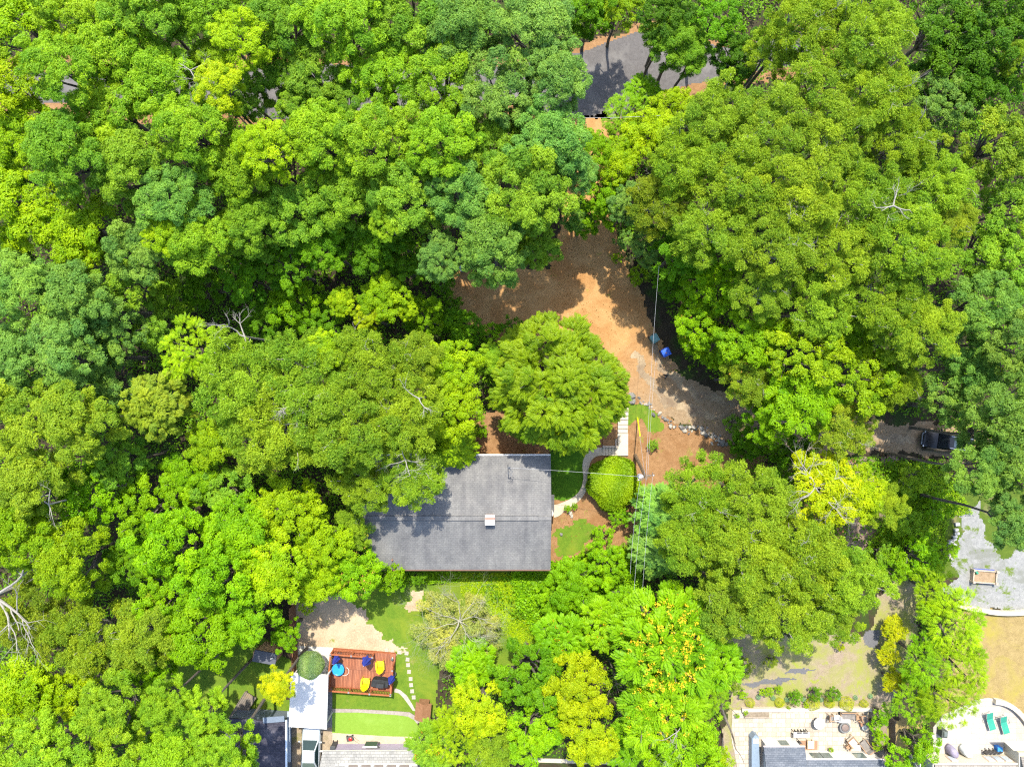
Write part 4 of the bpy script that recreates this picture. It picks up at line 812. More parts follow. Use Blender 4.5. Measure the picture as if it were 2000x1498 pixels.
LG = [(600,1120),(830,1115),(1000,1115),(1060,1130),(1060,1250),(1000,1260),(870,1190),(800,1140),(700,1140),(620,1160)]
ground_leaves('hedge_growth', 9, 42000, lambda a, b: inside([(560,1105),(900,1105),(900,1135),(800,1140),(700,1150),(600,1170)], a, b), mounds(.7, 1.5), 0.16, 0.6, (.17, .33, .005), 'low green growth along the lower wall of the grey roofed house', (-22, -3, -22, -16))
GC = [(900,1118),(1010,1118),(1030,1200),(1060,1250),(1010,1270),(960,1200),(900,1160)]
ground_leaves('ground_cover', 10, 50000, lambda a, b: inside(GC, a, b), mounds(.35, 1.0), 0.12, 0.5, (.26, .40, .004), 'bright lime ground cover on the slope', (-6, 5, -26, -16))
# ------------------------------------------------------------------ vehicles
M_TYRE = plain('tyre_rubber', (.02, .02, .02), .8); M_RIM = plain('alloy', (.45, .46, .48), .3, .5, .1, .8)
def car(name, label, loc, rz, L, Wd, Ht, paint, suv=False, roofm=None):
    """front looks along +y"""
    e = empty(name, loc, rz, label=label, cat='car')
    h = L / 2; w = Wd / 2; belt = Ht * (.60 if suv else .62)
    # body: stations along y, superellipse outline
    ys_ = [-h, -h + .10, -h + .45, -h * .55, -h * .2, h * .2, h * .5, h - .55, h - .14, h]
    ws = [.72, .86, .96, 1.0, 1.0, 1.0, .985, .93, .80, .62]
    zt = [belt * .80, belt * .93, belt * (1.02 if not suv else 1.0), belt, belt, belt, belt * .97, belt * .86, belt * .72, belt * .58]
    V = []; n = 11
    for y, k, z in zip(ys_, ws, zt):
        ww = w * k
        for x, zz in ((-ww * .94, .22), (-ww, .34), (-ww * 1.0, z * .66), (-ww * .95, z * .90), (-ww * .80, z * .985), (0, z * 1.03), (ww * .80, z * .985), (ww * .95, z * .90), (ww, z * .66), (ww, .34), (ww * .94, .22)): V.append((x, y, zz))
    Fc = [(i * n + j, (i + 1) * n + j, (i + 1) * n + (j + 1) % n, i * n + (j + 1) % n) for i in range(len(ys_) - 1) for j in range(n)]
    Fc += [tuple(range(n)), tuple(range((len(ys_) - 1) * n, len(ys_) * n))[::-1]]
    b = MB().add(V, Fc).build('body', paint, e, smooth=True); s = b.modifiers.new('s', 'SUBSURF'); s.levels = s.render_levels = 2
    # cabin: base and roof outlines
    if suv: yb, yf, rb, rf = -h + .12, h * .42, -h + .35, h * .16
    else: yb, yf, rb, rf = -h * .80, h * .34, -h * .42, h * .02
    cw, rw = w * .86, w * .66; zb = belt * .98; zr = Ht
    gl = plain('tinted_glass', (.012, .03, .03) if not suv else (.01, .013, .016), .12, .25, .1, 0, .0)
    def panel(nm, P, m, t=.012): 
        o = MB().add(P, [tuple(range(len(P)))]).build(nm, m, e); so = o.modifiers.new('t', 'SOLIDIFY'); so.thickness = t * 2; return o
    MB().add([(-cw, yb, zb), (cw, yb, zb), (cw * .97, yf, zb), (-cw * .97, yf, zb), (-rw, rb, zr - .03), (rw, rb, zr - .03), (rw * .95, rf, zr - .03), (-rw * .95, rf, zr - .03)],
             [(3, 2, 1, 0), (4, 5, 6, 7), (0, 1, 5, 4), (1, 2, 6, 5), (2, 3, 7, 6), (3, 0, 4, 7)]).build('pillars', paint, e, bevel=.05)
    lerp = lambda a, b, t: tuple(a[i] + (b[i] - a[i]) * t for i in range(3))
    def inset(P, k, off): 
        c = [sum(p[i] for p in P) / 4 for i in range(3)]; return [tuple(c[i] + (p[i] - c[i]) * k + off[i] for i in range(3)) for p in P]
    panel('windshield', inset([(-cw * .97, yf, zb), (cw * .97, yf, zb), (rw * .95, rf, zr - .03), (-rw * .95, rf, zr - .03)], .90, (0, .03, .02)), gl)
    panel('rear_window', inset([(cw, yb, zb), (-cw, yb, zb), (-rw, rb, zr - .03), (rw, rb, zr - .03)], .86, (0, -.03, .02)), gl if suv else plain('pale_rear_glass', (.08, .11, .085), .2, .3))
    for s in (-1, 1):
        panel('side_window', inset([(s * cw, yb, zb), (s * cw * .97, yf, zb), (s * rw * .95, rf, zr - .03), (s * rw, rb, zr - .03)], .84, (s * .03, 0, .01)), gl)
    rm = MB(); rm.box((0, (rb + rf) / 2, zr - .015), (rw * 1.9, rf - rb, .05)); rm.build('roof_panel', roofm or paint, e, bevel=.02)
    if suv:
        MB().box((0, rb * .35 + rf * .65, zr + .013), (rw * 1.3, .62, .012)).build('sunroof', plain('sunroof_glass', (.03, .045, .055), .08, .8, .1, 0, .5), e)
        for s in (-1, 1): MB().box((s * rw * .88, (rb + rf) / 2, zr + .03), (.05, (rf - rb) * .92, .05)).build('roof_rail', M_RIM, e)
        MB().box((0, h - .06, .5), (w * 1.2, .12, .2)).build('bumper', plain('bumper_metal', (.25, .3, .36), .3, .5, .1, .6), e, bevel=.03)
    for sx_ in (-1, 1):
        for sy_ in (-.62, .60):
            t = MB(); c = (sx_ * (w - .10), h * sy_, .33); t.tube([(c[0] - .11, c[1], .33), (c[0] + .11, c[1], .33)], .33, 18); wh = t.build('wheel', M_TYRE, e)
            MB().tube([(c[0] + sx_ * .10, c[1], .33), (c[0] + sx_ * .125, c[1], .33)], .21, 14).build('rim', M_RIM, wh)
        MB().box((sx_ * (w + .09), yf - .12, belt + .05), (.20, .12, .13)).build('mirror', paint, e, bevel=.03)
        MB().box((sx_ * w * .60, h - .17, belt * .60), (.34, .12, .13)).build('headlight', plain('lamp_glass', (.6, .62, .63), .15, .7), e, bevel=.02)
        MB().box((sx_ * w * .70, -h + .06, belt * .80), (.30, .1, .14)).build('tail_light', plain('red_lamp', (.4, .02, .02), .2, .6), e, bevel=.02)
    return e
M_SIL = plain('silver_paint', (.36, .40, .42), .35, .5, .05, .2, .4); M_BLK = plain('black_paint', (.008, .009, .011), .3, .35, .2, 0, .15)
car('silver_sedan', 'silver sedan parked nose in under the white carport roof', (*W(606, 1461, .8), 0), math.radians(-2), 4.65, 1.78, 1.42, M_SIL)
car('black_suv', 'black suv parked half under the blue green trees at the right end of the drive', (*W(1852, 863, 1), 0), math.radians(82), 4.3, 1.85, 1.72, M_BLK, True)

# ------------------------------------------------------------------ bins and oddments on the drive
def bin_(label, px, py, rz, mcol, dx=.58, dy=.62, name='wheelie_bin'):
    e = empty(name, (*W(px, py, 1), 0), rz, label=label, cat='bin', group='bins on the drive' if name == 'wheelie_bin' else None); m = plain('bin_plastic', mcol, .45); dk = plain('bin_body', tuple(c * .6 for c in mcol), .5)
    MB().box((0, 0, .52), (dx * .86, dy * .86, .92), taper=1.0).build('body', dk, e, bevel=.03)
    l = MB().box((0, .0, 1.02), (dx, dy, .07)).box((0, -.02, 1.07), (dx * .8, dy * .72, .05)).build('lid', m, e, bevel=.025); MB().tube([(-dx * .36, dy * .56, 1.0), (dx * .36, dy * .56, 1.0)], .02, 6).build('handle', dk, l)
    for s in (-1, 1): MB().tube([(s * dx * .38 - .03, dy * .44, .12), (s * dx * .38 + .03, dy * .44, .12)], .12, 12).build('wheel', M_TYRE, e)
    return e
bin_('faded teal wheeled bin at the edge of the dirt drive', 1279, 661, .55, (.085, .20, .20), .72, .74)
b = bin_('royal blue wheeled bin beside the teal one', 1301, 688, .45, (.015, .09, .48), .78, .72)
MB().lathe((-.05, -.06, 1.095), [(.08, 0), (.08, .012)], 12).build('lid_mark', plain('brown_mark', (.22, .14, .14)), b)
bin_('small grey bin peeping out under the left tree edge of the dirt drive', 904, 524, .2, (.20, .23, .30), .6, .5, 'trash_bin')
e = empty('garden_pot', (*W(1303, 733), 0), label='small dark pot lying tipped over on the gravel drive', cat='pot')
MB().lathe((0, 0, 0), [(.10, 0), (.20, .32), (.22, .34), (.18, .34), (.08, .05)], 14).build('pot', plain('black_plastic', (.02, .02, .02)), e).rotation_euler = (1.1, 0, -1.2)
MB().box((-.1, -.15, .04), (.22, .12, .06), .6).build('spilled_tag', plain('pale_scrap', (.5, .48, .45)), e)
MB().tube([(-.15, 0, .05), (0, .1, .2), (.2, .05, .22)], .03, 6).build('pot_handle', plain('grey_scrap', (.25, .24, .22)), e)

# ------------------------------------------------------------------ stones
rs = random.Random(4)
def stone_mesh(seed, sq=.6):
    r = random.Random(seed); bm = bmesh.new(); bmesh.ops.create_icosphere(bm, subdivisions=2, radius=1)
    a = [Vector((r.gauss(0, 1), r.gauss(0, 1), r.gauss(0, 1))).normalized() for _ in range(7)]
    for v in bm.verts:
        k = 1
        for q in a:
            d = v.co.dot(q)
            if d > .62: k = min(k, .62 / d)
        v.co = Vector((v.co.x * k, v.co.y * k * .8, v.co.z * k * sq))
    me = bpy.data.meshes.new('boulder'); bm.to_mesh(me); bm.free(); return me
MS = [surf('grey_stone', (.17, .165, .155), (.34, .33, .31), 3, (.12, .14, .07), 1.5, (.55, .66), fine=.4), surf('dark_stone', (.10, .10, .10), (.20, .195, .19), 3, fine=.4), surf('pale_stone', (.42, .38, .31), (.56, .52, .44), 3, fine=.4)]
SM = [stone_mesh(k) for k in range(6)]; SMM = []
for me in SM:
    for m in MS: c = me.copy(); c.materials.append(m); SMM.append(c)
def stone(px, py, r, mk, name='boulder', label=None, group=None, z=0, sq=1):
    o = bpy.data.objects.new(name, SMM[rs.randrange(6) * 3 + mk]); COL.objects.link(o); o.location = (*W(px, py), z + r * .3)
    o.scale = (r, r, r * sq); o.rotation_euler = (rs.uniform(-.2, .2), rs.uniform(-.2, .2), rs.uniform(0, 6.28)); return tag(o, label, 'stone', group)
RL = 'rough grey stone in the ragged row edging the gravel drive'
for i in range(74):
    t = rs.uniform(0, 1) ** .85; px = 1296 + t * 118; py = 816 + t * 48 + 6 * math.sin(t * 7) + rs.gauss(0, 4.2)
    stone(px, py, rs.uniform(.10, .27), rs.choice((0, 0, 1, 2)), label=RL, group='stones edging the gravel drive')
for i in range(22):
    t = rs.uniform(0, 1); stone(1228 + t * 66, 768 + t * 42 + rs.gauss(0, 3.5), rs.uniform(.10, .25), rs.choice((0, 2, 0, 1)), label='stone in the upper part of the row beside the stair top', group='stones by the stair top')
stone(1232, 774, .52, 0, label='big grey boulder at the top of the garden stairs'); stone(1233, 785, .42, 0, label='second grey boulder below the big one at the stair top')
stone(1410, 863, .36, 0, label='roundest pale boulder at the lower end of the stone row'); stone(1419, 867, .22, 0, label='small boulder right beside the roundest one')
stone(1390, 866, .2, 2, label='pale flat stone lying just below the stone row', sq=.5)
stone(1114, 1003, .27, 2, 'white_rock', 'upper of two white rocks in the bare earth by the footpath', 'white rocks', sq=.7); stone(1117, 1008, .2, 2, 'white_rock', 'lower smaller white rock in the bare earth by the footpath', 'white rocks', sq=.6)
stone(1096, 1043, .22, 0, label='lone grey stone in the patchy grass right of the grey roof')
mbk = surf('cut_stone', (.36, .36, .36), (.55, .55, .54), 4, fine=.4)
for k, (px, py, a, w_, d_) in enumerate(((1867, 1023, .1, .42, .3), (1865, 1034, .3, .4, .22), (1866, 1041, .2, .45, .25), (1862, 1047, .25, .42, .22), (1860, 1053, .4, .5, .2), (1855, 1056, .3, .5, .22), (1852, 1060, -.2, .5, .16), (1862, 1062, -.5, .35, .18), (1849, 1066, .1, .5, .2))):
    x, y = W(px, py); MB().box((0, 0, .16), (w_, d_, .32), 0).build('stone_block', mbk, None, bevel=.03, label='cut stone block in the tumbled line at the left edge of the gravel yard', cat='stone block', group='tumbled stone blocks').matrix_world = Matrix.Translation((x, y, 0)) @ Matrix.Rotation(a, 4, 'Z')
for k in range(9):
    stone(1848 + rs.uniform(-8, 8), 1087 + rs.uniform(-7, 7), rs.uniform(.1, .2), 2, label='pale stone in the small heap left of the timber sand box', group='small heap of pale stones')
# raised bed on the gravel
e = empty('raised_bed', (*W(1918, 1124), 0), -.07, label='oblong timber framed bed with post corners on the pale gravel', cat='raised bed')
for s in (-1, 1):
    MB().box((0, s * .55, .25), (2.2, .1, .42)).build('long_board', mt, e, bevel=.01); MB().box((s * 1.06, 0, .25), (.1, 1.0, .42)).build('short_board', mt, e, bevel=.01)
    MB().box((0, s * .63, .16), (2.0, .05, .2)).build('blue_liner', plain('blue_liner', (.06, .09, .30)), e)
    for t in (-1, 1): MB().box((s * 1.06, t * .55, .3), (.2, .2, .6)).build('corner_post', mt, e, bevel=.01)
MB().box((0, 0, .17), (2.0, 1.0, .3)).build('soil', surf('dry_soil', (.30, .21, .12), (.48, .35, .22), 3, (.16, .24, .03), .9, (.56, .64), fine=.5), e)
MB().box((-.85, .38, .52), (.3, .16, .1), -.8).build('hand_tool', plain('green_plastic', (.02, .20, .12)), e)

# ------------------------------------------------------------------ the red deck
M_DECK = brick('deck_boards', (.30, .10, .045), (.42, .165, .085), (.13, .045, .025), 60, .14, .012, rz=math.pi / 2, offset=0, bmp=.4, streak=(6, .5, 1), rough=.6, spec=.35)
M_RED = surf('red_stain', (.34, .10, .04), (.46, .16, .07), 5)
da = math.radians(-4.3); cx, cy = W(708.5, 1309, .35); dk = empty('timber_deck', (cx, cy, 0), da, label='red stained timber deck with slatted railings', cat='deck')
dw, dd, dz = 5.85, 3.45, .34
MB().box((0, 0, dz - .03), (dw, dd, .06)).build('floor', M_DECK, dk); MB().box((0, dd / 2 + .02, .17), (dw, .04, .30)).box((0, -dd / 2 - .02, .17), (dw, .04, .30)).build('skirt_board', M_RED, dk)
def rail(xa, ya, xb, yb, n=None):
    a = Vector((xa, ya)); b = Vector((xb, yb)); L = (b - a).length; rz = math.atan2(*(b - a).yx); c = (a + b) / 2; top = dz + 1.0
    r = MB().box((c.x, c.y, top), (L, .14, .045), rz).box((c.x, c.y, dz + .10), (L, .05, .07), rz).build('handrail', M_RED, dk)
    mb = MB(); k = int(L / .145)
    for i in range(k): q = a + (b - a) * (i + .5) / k; mb.box((q.x, q.y, dz + .54), (.045, .045, .9), rz)
    mb.build('baluster', M_RED, r)
    m = max(1, round(L / 2)); 
    for i in range(m + 1):
        q = a + (b - a) * i / m; p = MB().box((q.x, q.y, .67), (.11, .11, 1.34), rz).build('railing_post', M_RED, dk); MB().box((q.x, q.y, 1.37), (.15, .15, .05), rz).build('post_cap', plain('cap_grey', (.20, .18, .18)), p)
X, Y = dw / 2 - .06, dd / 2 - .06
rail(-X, Y, .95, Y); rail(-X, -Y, X, -Y); rail(-X, -Y + .1, -X, Y - .1); rail(X, -Y + .1, X, .6)
MB().box((X, .95, .67), (.11, .11, 1.34)).build('railing_post', M_RED, dk)
M_NAVY = plain('navy_canvas', (.022, .035, .22), .7, .2, .3)
def parasol(px, py, r, label, hgt=2.35):
    x, y = W(px, py, dz); e = empty('closed_parasol', (x, y, dz), rs.uniform(0, 6), label=label, cat='parasol', group='closed navy parasols on the deck')
    MB().tube([(0, 0, 0), (0, 0, hgt)], .022, 8).build('pole', plain('pole_metal', (.5, .5, .5), .4), e)
    MB().lathe((0, 0, 0), [(.24, 0), (.24, .06), (.05, .1)], 16).build('base', plain('dark_base', (.04, .04, .04)), e)
    MB().lathe((0, 0, 0), [(r * .95, .95), (r * 1.05, 1.1), (r * .8, 1.5), (r * .5, 1.9), (.06, 2.28), (.02, 2.34)], 24, rfun=lambda i, z: 1 + .28 * (1 if i % 4 == 0 else (-.5 if i % 4 == 2 else .1)) * (1 if z < 2.2 else 0)).build('canopy', M_NAVY, e)
parasol(663, 1277, .26, 'closed navy parasol at the upper left corner of the deck'); parasol(721, 1280, .36, 'fuller closed navy parasol by the top rail of the deck'); parasol(769, 1315, .26, 'closed navy parasol leaning over the black grill cover')
e = empty('plastic_tub', (*W(661, 1306, .5), dz), label='round bright blue plastic tub with a paler lid on the deck', cat='tub')
MB().lathe((0, 0, 0), [(.52, 0), (.55, .28), (.57, .30), (.57, .36)], 36).build('tub', plain('deep_blue_plastic', (.006, .15, .42), .35), e, smooth=False)
MB().lathe((0, 0, 0), [(.565, .361), (.50, .40), (.48, .40), (.44, .375), (0.01, .375)], 36).build('lid', plain('sky_blue_plastic', (.02, .24, .52), .3, .5, .08), e)
e = empty('garden_hose', (*W(675, 1311, .3), dz), label='thin white hose looped beside the blue tub', cat='hose')
MB().tube(smooth([(-.3, -.35, .03), (.05, -.32, .03), (.28, -.1, .03), (.30, .2, .03), (.1, .42, .03)]), .018, 6).build('hose', plain('white_rubber', (.6, .55, .52)), e)
M_YEL = plain('yellow_plastic', (.52, .40, .003), .4, .5, .05)
def adirondack(px, py, rz, label):
    e = empty('garden_chair', (*W(px, py, .6), dz), rz, label=label, cat='chair', group='yellow chairs on the deck')
    sl = MB()
    for k in range(5): sl.box((0, .38 - k * .12, .36 - k * .03), (.56, .105, .025))
    sl.build('seat', M_YEL, e, bevel=.006)
    b = MB(); 
    for k in range(7):
        x = (k - 3) * .088; L = .86 - .05 * abs(k - 3) ** 1.4; b.box((x * 1.08, -.16 - L * .21, .26 + L * .45), (.082, .022, L), 0, tilt=.42)
    b.build('backrest', M_YEL, e, bevel=.006)
    for s in (-1, 1):
        MB().prism([(s * .27, -.38), (s * .40, -.30), (s * .42, .36), (s * .30, .46), (s * .26, .3)], .52, .55).build('armrest', M_YEL, e)
        MB().box((s * .32, .36, .26), (.05, .12, .52)).build('leg', M_YEL, e); MB().box((s * .30, -.2, .2), (.05, .5, .12), 0, tilt=-.5).build('leg', M_YEL, e)
adirondack(743, 1299, .06, 'bright yellow slatted chair near the upper right corner of the deck'); adirondack(714, 1332, -.14, 'bright yellow slatted chair by the lower deck rail')
e = empty('grill', (*W(744, 1330, .6), dz), da, label='big barbecue under a black fitted cover on the deck', cat='grill')
MB().prism([(-.80, -.34), (.70, -.34), (.78, -.2), (.78, .26), (.2, .36), (-.55, .36), (-.78, .2)], 0, .82).build('cover', plain('black_cover', (.022, .024, .025), .8, .2, .4), e, bevel=.05)
MB().box((.05, -.1, .93), (.82, .44, .34), taper=.86).build('hood', plain('dark_cover', (.03, .032, .034), .75, .2, .4), e, bevel=.05)
e = empty('deck_lantern', (*W(766, 1287, .5), dz), label='small metal lantern by the right deck post', cat='lantern')
MB().lathe((0, 0, 0), [(.11, 0), (.11, .04), (.07, .06), (.07, .26), (.12, .28), (.03, .38)], 12).build('lantern', plain('lantern_metal', (.2, .21, .22), .4, .5, .2, .6), e)
for k, (px, py) in enumerate(((755, 1269), (766, 1272), (780, 1273), (794, 1275), (796, 1287), (797, 1298), (799, 1311), (802, 1325), (803, 1337), (805, 1349), (808, 1361))):
    x, y = W(px, py); o = MB().prism([(-.18, -.17), (.17, -.19), (.19, .16), (-.16, .18)], -.01, .05).build('stepping_stone', MS[2], None, bevel=.012, label='square pale stepping stone in the line curving right of the red deck', cat='stepping stone', group='stepping stones by the deck')
    o.location = (x, y, .012); o.rotation_euler[2] = rs.uniform(-.15, .15)
# red box tool by the cottage wall
e = empty('lawn_mower', (*W(683, 1443, .3), 0), .15, label='small red and black mower on the terrace behind the cottage', cat='mower')
MB().box((0, 0, .18), (.62, .42, .2)).build('deck', plain('dark_plastic', (.05, .05, .05)), e, bevel=.03); MB().lathe((.06, 0, .26), [(.15, 0), (.16, .1), (.09, .14)], 14).build('engine', plain('red_paint', (.55, .02, .02), .35), e)
for s in (-1, 1):
    for t in (-1, 1): MB().tube([(s * .25, t * .2, .09), (s * .25, t * .25, .09)], .09, 10).build('wheel', M_TYRE, e)
MB().tube([(.3, -.18, .25), (.75, -.35, .6), (.8, -.1, .62), (.3, .18, .25)], .015, 6).build('handle', plain('tan_metal', (.4, .32, .22)), e)
bin_('dark square box at the corner of the cottage', 650, 1462, 0, (.05, .055, .06), .5, .5, 'storage_box')

# ------------------------------------------------------------------ shrubs with a shape of their own
BALL = [ball_mesh('foliage', k, 5200) for k in range(3)]; BIG = ball_mesh('foliage', 9, 26000, .05, .85, .02); NEED = leaf_mat('needle', .12)
def ball(px, py, rp, ck, label, name='clipped_bush', group=None, me=None, sz=1.0, hcf=.55, cat='bush'):
    r = rp / F * .97; x, y = W(px, py, r * .6); e = empty(name, (x, y, 0), label=label, cat=cat, group=group)
    o = bpy.data.objects.new('foliage', me or BALL[rs.randrange(3)]); COL.objects.link(o); o.parent = e; o.location = (0, 0, r * hcf * sz); o.scale = (r, r * rs.uniform(.92, 1), r * .9 * sz); o.rotation_euler[2] = rs.uniform(0, 6)
    o.color = (*(CC[ck][0] if isinstance(ck, str) else ck), 1)
    MB().tube([(0, 0, 0), (0, 0, r * hcf)], .05, 6).build('stem', BARK, e); return e
gc = ball(606, 1299, 26, (.19, .31, .135), 'dense round grey green conifer beside the white carport', 'globe_conifer', me=BIG)
gx, gy = W(606, 1299, 2.5); gc.location = (gx, gy, 0)
for ch in gc.children:
    if ch.name.startswith('foliage'): ch.location = (0, 0, 2.4); ch.scale = (1.17, 1.17, 1.35)
    else: ch.scale = (2, 2, 2.4)
ball(1199, 945, 52, (.19, .32, .008), 'big clipped green mound in the bend of the footpath', 'clipped_mound', me=ball_mesh('foliage', 12, 46000, .07, .62, .06), sz=.85)
for k, (px, py, r, ww) in enumerate(((1465, 1372, 9.5, 'leftmost'), (1523, 1372, 9.5, 'second from left'), (1588, 1374, 13.5, 'third from left'), (1620, 1372, 10.5, 'small fourth'), (1654, 1374, 14, 'biggest'), (1688, 1374, 8.5, 'rightmost'))):
    ball(px, py, r, (.36, .42, .006), f'{ww} clipped yellow green ball in the row above the patio', group='clipped balls above the patio')
for k, (px, py, r, ww) in enumerate(((1552, 1359, 17, 'left'), (1590, 1353, 17, 'middle'), (1626, 1353, 17, 'right'))):
    tree(px, py, r, .7, 'bush', 'd1', f'dark green rounded shrub, {ww} one of three above the clipped balls', group='dark shrubs above the patio')
for k, (px, py) in enumerate(((1481, 1361), (1510, 1363), (1537, 1366), (1570, 1366), (1604, 1366), (1638, 1364), (1671, 1362), (1700, 1359))):
    ball(px, py, 5, (.16, .34, .26), 'small blue green tuft in the row between the clipped balls', 'blue_tuft', 'blue green tufts', cat='plant')
for px, py, r in ((1500, 1350, 12), (1520, 1345, 10), (1540, 1382, 5), (1488, 1350, 8), (1450, 1353, 12), (1456, 1391, 6), (1440, 1397, 6), (1574, 1376, 7), (1648, 1247, 9), (1673, 1244, 9), (1640, 1262, 11), (1685, 1222, 8)):
    tree(px, py, r, .4, 'bush', 'l1' if r != 11 else 'y1')
tree(1420, 1330, 30, 1.2, 'bush', 'c2'); tree(1445, 1300, 26, 1.0, 'bush', 'c2'); tree(1505, 1290, 16, .8, 'bush', 'c2')
tree(1707, 1412, 16, 1.2, 'bush', 'v1'); tree(1712, 1432, 13, 1.0, 'bush', 'v1'); tree(1712, 1455, 12, .9, 'bush', 'l1')
tree(935, 838, 22, 1.0, 'bush', 'v1'); tree(1118, 862, 24, 1.0, 'bush', 'v1'); tree(1108, 993, 9, .4, 'bush', 'v1'); tree(1122, 988, 8, .4, 'bush', 'v1'); tree(1230, 960, 22, .8, 'bush', 'c1'); tree(600, 1180, 20, 1.5, 'bush', 'l1')
tree(1210, 1010, 26, 1.0, 'bush', 'v1'); tree(1175, 1045, 26, 1.1, 'bush', 'v1'); tree(1235, 1060, 24, 1.2, 'bush', 'o1'); tree(1150, 1085, 24, 1.3, 'bush', 'v1'); tree(1275, 870, 14, .4, 'bush', 'g1')
tree(1432, 828, 24, .9, 'bush', 'g1'); tree(1450, 880, 30, 1.0, 'bush', 'd1'); tree(845, 1165, 18, .8, 'bush', 'd1'); tree(815, 1120, 24, 1.2, 'bush', 'd1'); tree(780, 1125, 18, 1.2, 'bush', 'l1')
tree(1000, 640, 30, 1.2, 'bush', 'd1'); tree(960, 650, 26, .9, 'bush', 'v1'); tree(1215, 470, 24, 1.5, 'bush', 'g2'); tree(1245, 540, 24, 1.2, 'bush', 'c1'); tree(1205, 505, 14, .8, 'bush', 'l1'); tree(905, 665, 36, 1.6, 'bush', 'd1')
tree(880, 600, 30, 1.5, 'bush', 'd1'); tree(870, 560, 24, 1.5, 'bush', 'd1')

# ------------------------------------------------------------------ bare and dead trees
def dead(name, label, px, py, hb, start, dirs, r, ln, depth, seed, curl=.45, split=(2, 4), trunk=True, mat=None, cat='dead tree'):
    x, y = W(px, py, hb); e = empty(name, (x, y, 0), label=label, cat=cat, group='bare and dead trees'); rr = random.Random(seed); mb = MB()
    if trunk: MB().tube([(0, 0, 0), (.1, 0, hb * .5), (0, 0, hb)], [r * 1.5, r * 1.2, r], 8).build('trunk', mat or DEADW, e)
    for d in dirs: grow(mb, rr, (0, 0, hb), d, ln * rr.uniform(.8, 1.2), r * .8, depth, 6, curl, .05, split)
    mb.build('limbs', mat or DEADW, e); return e
GB = surf('grey_twig', (.30, .29, .22), (.46, .44, .35), 7)
dead('bare_tree', 'wide leafless grey tree with a dense net of twigs right of the red deck', 897, 1212, 3.6, None, [(math.cos(a), math.sin(a), .35) for a in (.3, 1.0, 1.7, 2.4, 3.1, 3.8, 4.5, 5.2, 5.9)], .045, 3.0, 4, 3, .5, (3, 5), mat=GB)
t = tree(895, 1228, 98, 1.5, 'feather', 'c2', 'thin grey green foliage tree tangled in the leafless grey tree', sz=.6, col=(.25, .30, .09))
dead('dead_tree', 'white dead tree spreading over the yellow green crowns left of the parked black car', 1592, 950, 10.0, None, [(1, .5, .2), (-.2, 1, .2), (-1, .35, .1), (.4, -1, .2), (.9, -.4, .1), (-.6, -.7, .2)], .075, 2.2, 3, 8, .45)
dead('dead_tree', 'white dead limb reaching in from the left edge of the photo', -14, 1165, 9.6, None, [(1, -.2, .05), (.85, -.6, .05), (.7, .5, .1)], .16, 3.6, 3, 12, .3)
dead('dead_tree', 'small bleached dead top at the upper end of the olive oaks', 478, 658, 11.0, None, [(-1, .3, .1), (-.4, .8, .1), (.1, -1, .0)], .08, 1.6, 3, 15, .35)
dead('dead_tree', 'bleached bare branches in the middle of the left olive oak', 572, 790, 12.7, None, [(-1, .1, .1), (.8, .3, .2), (.3, -1, .1), (0, .9, .1), (-.5, -.6, .0)], .06, 1.25, 3, 17, .4)
dead('dead_tree', 'forked white bare limb over the oak foliage at the grey roof', 792, 898, 11.4, None, [(-1, -.2, .1), (1, -.1, .1), (.1, -1, .1), (-.4, .7, .1)], .05, 1.1, 3, 19, .4)
dead('dead_tree', 'pair of broken bare limbs at the lime tree left of the big conifer', 818, 778, 12.6, None, [(-1, .5, .1), (.4, -1, .0)], .06, 1.1, 2, 22, .4)
dead('dead_tree', 'small grey dead crown in the lower left wood', 95, 985, 12.0, None, [(.2, 1, .2), (.5, -.7, .1), (-.4, .6, .1)], .06, 1.2, 3, 24, .4)
dead('dead_tree', 'dead brush with crossing stems below the orange flowering tree', 1322, 1430, 8.5, None, [(-.5, -1, .1), (.4, 1, .1), (-.9, -.2, .1), (.1, -1, .1)], .05, 1.5, 3, 27, .3)
dead('dead_tree', 'tangle of brown broken stems between lime crown and flowering tree', 1205, 1335, 5.5, None, [(-.3, 1, .1), (.6, -.6, .1), (-.8, -.3, .1), (.9, .2, 0), (0, -1, 0)], .05, 1.1, 3, 29, .5, mat=BARK)
dead('dead_tree', 'grey branch lying along the top of the upper left wood', 372, 138, 15.3, None, [(-.8, .3, .1), (.5, -1, .0), (1, .5, .1)], .05, 1.1, 3, 31, .4)
dead('dead_tree', 'pale bare limb showing in the right hand oaks', 1745, 402, 15.5, None, [(1, -.2, .05), (-.8, -.3, .1), (-.2, 1, .1)], .07, 1.3, 2, 33, .3)
dead('leaning_trunk', 'crooked grey trunk leaning beside the left edge of the patio', 1418, 1405, 2.5, None, [(.15, -.3, .2), (-.3, .9, .4)], .14, 2.4, 1, 35, .25, (1, 2), mat=BARK)

